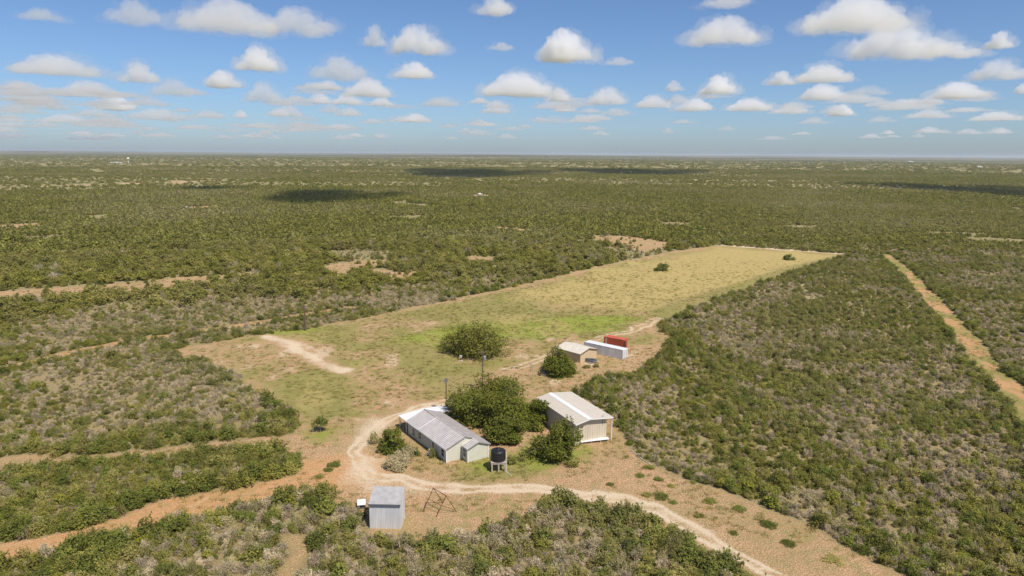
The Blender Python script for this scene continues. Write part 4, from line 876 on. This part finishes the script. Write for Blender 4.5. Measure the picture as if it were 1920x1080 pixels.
big_tree('live_oak', 946, 828, 7.4, 6.0, 'leaf_elm', 'lower tree at the near side of the cluster, right of the house', 36, 9500, 0.19, 14, 3, 0.16, bark='bark_pale', z0=0.9)
big_tree('live_oak', 998, 795, 7.6, 6.4, 'leaf_oak', 'dark tree squeezed between the tree cluster and the tan barn', 32, 8500, 0.2, 16, 2, 0.15, z0=0.5)
big_tree('live_oak', 1046, 859, 9.2, 9.0, 'leaf_oak', 'dark dense oak standing alone in front of the tan barn', 44, 9500, 0.18, 21, 1, 0.22, z0=0.7)
big_tree('mesquite_tree', 895, 662, 18.5, 8.8, 'leaf_mesq', 'wide domed olive tree standing alone in the field behind the well head', 70, 15000, 0.25, 22, 3, 0.2, z0=1.5, bark='bark_pale')
big_tree('mesquite_tree', 1048, 699, 10.0, 7.0, 'leaf_oak', 'round dense green tree beside the small tan shed', 46, 9500, 0.22, 23, 2, 0.18, z0=0.4)
big_tree('evergreen_bush', 737, 843, 6.4, 5.6, 'leaf_oak', 'dark green bush at the back left corner of the house', 26, 5200, 0.17, 24, 2, 0.1, z0=0.4, cat='bush', parts=('crown', 'stem'))
big_tree('field_tree', 601, 808, 3.4, 3.2, 'leaf_dark', 'small young tree with pale trunk alone on the grass left', 22, 1500, 0.13, 29, 1, 0.075, z0=1.5, bark='bark_pale', fork=0.5, crad=(0.14, 0.24))
big_tree('field_bush', 1241, 507, 7.6, 4.4, 'leaf_dark', 'round green bush alone in the middle of the dry field', 24, 2600, 0.28, 26, 3, 0.1, z0=0.4, cat='bush', parts=('crown', 'stem'))
big_tree('field_bush', 1476, 487, 6.4, 3.8, 'leaf_dark', 'dark bush alone near the far end of the dry field', 22, 2200, 0.28, 27, 3, 0.1, z0=0.3, cat='bush', parts=('crown', 'stem'))
def bush(name, key, px, py, s, sz, label, cat='bush', group=None, parts=('crown', 'stem'), i=0):
    q = G(px, py); return plant(name, PROTO[key][i % len(PROTO[key])], parts, float(q[0]), float(q[1]), s, px * 0.7, sz, label, cat, group)
big_tree('silver_bush', 742, 878, 5.2, 3.4, 'leaf_grey', 'large round silver-grey bush beside the gravel drive near the house', 34, 9500, 0.10, 77, 5, 0.04, z0=0.3, bark='bark_pale', cat='bush', crad=(0.12, 0.2), parts=('twigs', 'stem'))
bush('silver_bush', 'grey', 703, 832, 1.2, 1.3, 'smaller grey bush left of the dark green house bush', parts=('twigs', 'stem'), i=1)
bush('silver_bush', 'grey', 762, 860, 1.3, 1.2, 'thin grey bush between the dark bush and the house wall', parts=('twigs', 'stem'), i=2)
bush('garden_shrub', 'dark', 780, 853, 0.55, 1.2, 'small dark shrub on the grass by the house windows')
bush('garden_shrub', 'dark', 810, 857, 0.5, 1.7, 'small dark upright shrub beside the house door', i=1)
bush('garden_shrub', 'dark', 960, 868, 0.75, 1.0, 'low green shrub just right of the black water tank', i=2)
bush('garden_shrub', 'scrub', 978, 862, 0.7, 1.0, 'low olive shrub between the tank and the dark oak', i=2)
bush('weed_clump', 'scrub', 1100, 690, 0.9, 0.5, 'low brownish weed clump in front of the small tan shed', i=3)
bush('yard_bush', 'scrub', 1118, 688, 0.7, 0.7, 'low bush beside the sheet metal pile', i=1)
q = G(806, 846, 0.6); o = thing('flower_bush', G(807, 853), 0, 'small white-flowering bush below the house windows', 'bush')
bl, C = crown_mesh('blossom', 81, 1.1, 1.3, 0.3, 6, 160, 0.09, 1, 'petal', (0.2, 0.3)); link('blossom', bl, None, o); link('stem', limbs_mesh('stem', 81, C, 1.2, 3, 0.03, 0.1, 'bark', 4, 0.3), None, o)
tufts = ((1258, 912), (1340, 905), (1330, 940), (1216, 878), (1143, 909), (1201, 893), (1213, 929), (1240, 932), (1262, 943), (1310, 966), (1385, 955), (1440, 985), (1300, 905), (1235, 900), (1480, 1020), (1560, 1050), (1375, 1000), (615, 882), (600, 895), (628, 872))
for i, (px, py) in enumerate(tufts):
    bush('low_weed', 'dark' if i % 3 else 'scrub', px, py, 0.45 + 0.12 * (i % 4), 0.32, 'low dark weed tuft on the bare dirt ' + ('right of the gravel drive' if px > 1000 else 'where the left dirt road meets the gravel'), 'weed', 'weed tufts on bare dirt ' + ('at right' if px > 1000 else 'at left'), i=i)
# ------------------------------------------------------------------ far buildings, tanks and mast
def far_house(px, py, w, d, h, m, rm, label, name='far_building', cat='building'):
    q = G(px, py); z = float(terrain(np.array([q[0]]), np.array([q[1]]))[0]); b = thing(name, (q[0], q[1], z), rad(15), label, cat)
    MB().prism([(-w / 2, -1), (w / 2, -1), (w / 2, h), (0, h * 1.35), (-w / 2, h)], 0, d).build('wall', m, b)
    MB().slab((-w / 2 - 0.4, -0.4, h - 0.05), (0, -0.4, h * 1.35 + 0.1), (0, d + 0.4, h * 1.35 + 0.1), (-w / 2 - 0.4, d + 0.4, h - 0.05), 0.1).slab((w / 2 + 0.4, -0.4, h - 0.05), (0.002, -0.4, h * 1.35 + 0.1), (0.002, d + 0.4, h * 1.35 + 0.1), (w / 2 + 0.4, d + 0.4, h - 0.05), 0.1).build('roof', rm, b); return b
far_house(217, 308.5, 40, 14, 5, 'white', 'white_metal', 'long white building far off at left below the horizon')
far_house(1708, 303.5, 60, 20, 8, 'white', 'white_metal', 'white building far off at right just under the horizon')
far_house(1837, 317.5, 26, 10, 4.5, 'white', 'white_metal', 'small white building far off above the dark cloud shadow at right')
far_house(348, 395, 5, 4, 2.6, 'white', 'white_metal', 'tiny white shed in the far woods at left')
q = G(900, 368.5); z = float(terrain(np.array([q[0]]), np.array([q[1]]))[0]); o = thing('storage_tank', (q[0], q[1], z), 0, 'pale domed storage tank in the distant woods', 'tank')
MB().lathe([(3.4, -0.5), (3.4, 2.6)], 24).build('wall', 'concrete', o, False); MB().lathe([(3.4, 2.601), (2.8, 3.5), (1.6, 4.1), (0.3, 4.3)], 24).build('dome', 'white', o, True)
q = G(241, 309); z = float(terrain(np.array([q[0]]), np.array([q[1]]))[0]); o = thing('water_tower', (q[0], q[1], z), 0, 'thin white water tower far off at left', 'tower')
MB().tube((0, 0, -1), (0, 0, 16), 1.2, n=12).build('stem', 'white', o); MB().lathe([(1.2, 16.01), (5, 18), (5, 22), (2, 24)], 20).build('bowl', 'white', o, True)
q = G(404, 338); z = float(terrain(np.array([q[0]]), np.array([q[1]]))[0]); o = thing('radio_mast', (q[0], q[1], z), 0, 'thin grey radio mast standing on the far plain at left', 'mast')
MB().tube((0, 0, -1), (0, 0, 27), 0.32, 0.22, 8).build('shaft', 'dark_metal', o); MB().tube((-1, 0, 23), (1, 0, 23), 0.12).build('crossarm', 'dark_metal', o)

# ------------------------------------------------------------------ clouds: scattering bodies of air and water
def cloud_form(seed, blobs, aspect, flat):
    r = np.random.default_rng(seed); bm = bmesh.new()
    for i in range(blobs):
        t = r.uniform(-1, 1); hgt = (1 - abs(t) ** 1.6) * aspect
        x = t * 0.42; y = r.normal() * 0.13; z = r.uniform(0.0, 1.0) * hgt * 0.55 + 0.05; rr = (0.10 + 0.09 * r.random()) * (0.6 + 0.6 * (1 - abs(t)))
        bmesh.ops.create_icosphere(bm, subdivisions=2, radius=rr, matrix=Matrix.Translation((x, y, z)) @ Matrix.Diagonal((1.25, 1.0, 0.8, 1)))
    me = bpy.data.meshes.new('cloud'); bm.to_mesh(me); bm.free(); o = bpy.data.objects.new('cloud', me); COL.objects.link(o)
    rm = o.modifiers.new('r', 'REMESH'); rm.mode = 'VOXEL'; rm.voxel_size = 0.013
    for nm, sz, st in (('a', 0.15, 0.16), ('b', 0.06, 0.11), (None, 0, 0), ('c', 0.025, 0.05)):
        if nm is None:
            r2 = o.modifiers.new('r2', 'REMESH'); r2.mode = 'VOXEL'; r2.voxel_size = 0.012; continue
        tx_ = bpy.data.textures.new('cloudnoise%d%s' % (seed, nm), 'CLOUDS'); tx_.noise_scale = sz; tx_.noise_depth = 3
        dm = o.modifiers.new(nm, 'DISPLACE'); dm.texture = tx_; dm.strength = st; dm.mid_level = 0.45; dm.texture_coords = 'LOCAL'
    dg = bpy.context.evaluated_depsgraph_get(); res = bpy.data.meshes.new_from_object(o.evaluated_get(dg)); bpy.data.objects.remove(o); 
    n = len(res.vertices); co = np.empty(n * 3, np.float32); res.vertices.foreach_get('co', co); co = co.reshape(-1, 3)
    co[:, 2] = np.where(co[:, 2] < 0.03, 0.03 + (co[:, 2] - 0.03) * flat, co[:, 2])
    co[:, 0] /= (co[:, 0].max() - co[:, 0].min()); co[:, 0] -= (co[:, 0].max() + co[:, 0].min()) / 2; co[:, 2] -= co[:, 2].min(); co[:, 2] /= co[:, 2].max()
    co[:, 1] /= (co[:, 1].max() - co[:, 1].min())
    res.vertices.foreach_set('co', co.ravel()); res.update(); res.name = 'cloud'; res.materials.clear(); return res
CF = [cloud_form(1, 16, 0.5, 0.3), cloud_form(2, 22, 0.32, 0.3), cloud_form(3, 18, 0.40, 0.3), cloud_form(4, 26, 0.22, 0.5), cloud_form(5, 14, 0.55, 0.3)]
def cloud_mat(name, dens):
    m, n, l = new_mat(name); out = n.new('ShaderNodeOutputMaterial'); v = n.new('ShaderNodeVolumeScatter')
    v.inputs['Color'].default_value = (0.835, 0.828, 0.848, 1); v.inputs['Density'].default_value = dens; v.inputs['Anisotropy'].default_value = 0.25
    l.new(v.outputs[0], out.inputs['Volume']); return m
BASE_ALT = 1000.0
CLOUDS = [(105, 142, 165, 48, 1.0, 1), (158, 183, 105, 38, 1, 2), (217, 208, 78, 32, 1.6, 0), (45, 178, 120, 30, .5, 3), (262, 156, 82, 48, 0.9, 4), (325, 181, 84, 40, .5, 1), (482, 134, 88, 56, 1.5, 4),
          (420, 166, 72, 37, 1.5, 0), (497, 193, 72, 45, .7, 2), (430, 62, 200, 72, .8, 1), (565, 66, 150, 56, .7, 2), (250, 48, 110, 55, .4, 3), (80, 40, 86, 26, .35, 3), (635, 153, 118, 54, .6, 3),
          (785, 102, 118, 60, 1.2, 2), (703, 88, 52, 46, .5, 4), (775, 148, 84, 36, 1.4, 0), (690, 183, 98, 43, 1.2, 1), (652, 197, 62, 23, 1.4, 2), (714, 199, 52, 18, 1.4, 2), (597, 195, 52, 24, 1, 0),
          (780, 230, 66, 20, 1.0, 1), (928, 30, 78, 40, .8, 0), (940, 95, 52, 18, .4, 3), (970, 182, 148, 55, 1.4, 1), (1060, 117, 110, 68, 1.8, 0), (1047, 191, 52, 31, 1.3, 4), (1135, 197, 84, 38, 1.2, 2),
          (1060, 210, 46, 16, .9, 1), (1160, 123, 62, 18, .4, 3), (1225, 203, 74, 30, .9, 1), (1265, 172, 42, 24, .7, 0), (1345, 178, 78, 44, 1.7, 4), (1355, 84, 150, 62, 1.1, 2), (1300, 209, 80, 28, 1.4, 0),
          (1360, 14, 105, 28, .5, 3), (1405, 209, 94, 29, 1.3, 1), (1480, 214, 74, 20, 1.1, 3), (1575, 218, 52, 25, 1.5, 0), (1600, 60, 205, 74, 1.2, 1), (1680, 111, 195, 76, 1.2, 2), (1465, 160, 57, 30, 1, 4),
          (1545, 155, 112, 41, 1.2, 1), (1545, 188, 98, 34, 1.4, 0), (1785, 109, 112, 33, 1.1, 2), (1872, 92, 56, 36, 1, 4), (1875, 150, 110, 42, .9, 2), (1800, 186, 108, 35, 1.5, 0), (1700, 208, 112, 26, .8, 3),
          (1740, 222, 82, 20, .7, 1), (1868, 227, 96, 22, 1, 1), (1918, 176, 36, 22, 1, 0), (300, 226, 130, 26, .6, 3), (390, 222, 70, 18, .6, 1), (450, 222, 32, 19, 1, 0), (540, 220, 66, 26, .8, 2), (90, 206, 90, 26, .7, 2),
          (120, 232, 110, 22, .7, 1), (40, 215, 80, 22, .6, 3), (205, 240, 120, 14, .5, 3), (25, 240, 110, 14, .5, 3), (370, 243, 90, 11, .5, 3), (480, 240, 70, 12, .5, 1), (930, 213, 62, 20, .8, 1), (900, 232, 40, 10, .6, 3),
          (1010, 228, 40, 10, .6, 3), (1090, 230, 50, 18, .6, 1), (1110, 244, 50, 10, .5, 3), (1280, 232, 50, 9, .5, 3), (840, 240, 40, 9, .5, 3), (700, 232, 50, 12, .6, 1), (640, 246, 70, 9, .4, 3), (960, 245, 60, 9, .4, 3), (590, 240, 60, 10, .5, 3)]
crng = np.random.default_rng(12)
for ii in range(125):
    py = 262 - 95 * crng.random() ** 1.5; px = 1920 * crng.random() ** (1.5 if crng.random() < 0.6 else 1.0) if ii < 75 else 760 * crng.random(); sz = 0.35 + (262 - py) / 95
    CLOUDS.append((px, py, crng.uniform(35, 100) * (0.55 + 0.5 * sz), crng.uniform(7, 16) * (0.45 + 0.9 * sz), crng.uniform(0.35, 0.8), int(crng.integers(5))))
def place_cloud(x, y, alt, w, depth, h, dens, form, rz, label):
    o = bpy.data.objects.new('cloud', CF[form].copy()); o.data.materials.append(cloud_mat('cloud body', dens)); COL.objects.link(o)
    o.location = (x, y, alt); o.scale = (w, depth, h); o.rotation_euler = (0, 0, rz); tag(o, label, kind='structure'); return o
for i, (px, py, w, h, dn, fm) in enumerate(CLOUDS):
    d = FW + RT * ((px - 960) / FPX) - UP * ((py - 540) / FPX); t = (BASE_ALT - CAM_H) / d[2]; x, y = d[0] * t, d[1] * t
    dist = math.hypot(x, y); wm = w / FPX * t; hm = h / FPX * t; dep = min(wm, 900) * 0.8
    rz = -math.atan2(x, y) + (math.pi if i % 2 else 0)
    o = place_cloud(x, y, BASE_ALT, wm * 0.92, dep, hm * 0.92, dn * 1.9 / (min(wm, dep) * 0.55), fm, rz, None)
    if w > 44:       # ragged thin vapour round the body
        f2 = (fm + 1 + i) % 5; u = place_cloud(x + 0.06 * wm * math.cos(i), y, BASE_ALT - 0.05 * hm, wm * 1.22, dep * 1.1, hm * 1.08, dn * 0.42 / (min(wm, dep) * 0.55), f2, rz + math.pi, None)
        u.name = 'wisp'; u.parent = o; u.matrix_parent_inverse = o.matrix_basis.inverted(); del u['kind']
# clouds overhead, out of the picture, whose shadows lie on the plain
for px0, px1, py0, py1 in ((725, 1050, 317, 333), (1045, 1330, 318, 328), (480, 745, 357, 384), (1735, 2020, 343, 376), (330, 470, 350, 358)):
    a = G((px0 + px1) / 2, py0); b = G((px0 + px1) / 2, py1); l0 = G(px0, (py0 + py1) / 2); l1 = G(px1, (py0 + py1) / 2); c = (l0 + l1) / 2; dep = abs(a[1] - b[1]); wd = float(np.hypot(*(l1 - l0)))
    k = (BASE_ALT + 60) / TO_SUN.z
    place_cloud(c[0] + TO_SUN.x * k, (a[1] + b[1]) / 2 + TO_SUN.y * k, BASE_ALT, wd * 1.05, dep, 150, 0.021, 3, 0.0, None)

# ------------------------------------------------------------------ haze
hm_, n, l = new_mat('haze'); out = n.new('ShaderNodeOutputMaterial'); v = n.new('ShaderNodeVolumePrincipled')
v.inputs['Color'].default_value = (0.80, 0.88, 1.0, 1); v.inputs['Density'].default_value = 4.0e-5; v.inputs['Anisotropy'].default_value = 0.2; l.new(v.outputs[0], out.inputs['Volume'])
hz = MB().box(-61000, 61000, -61000, 61000, -60, 112).build('haze', hm_); tag(hz, kind='stuff')
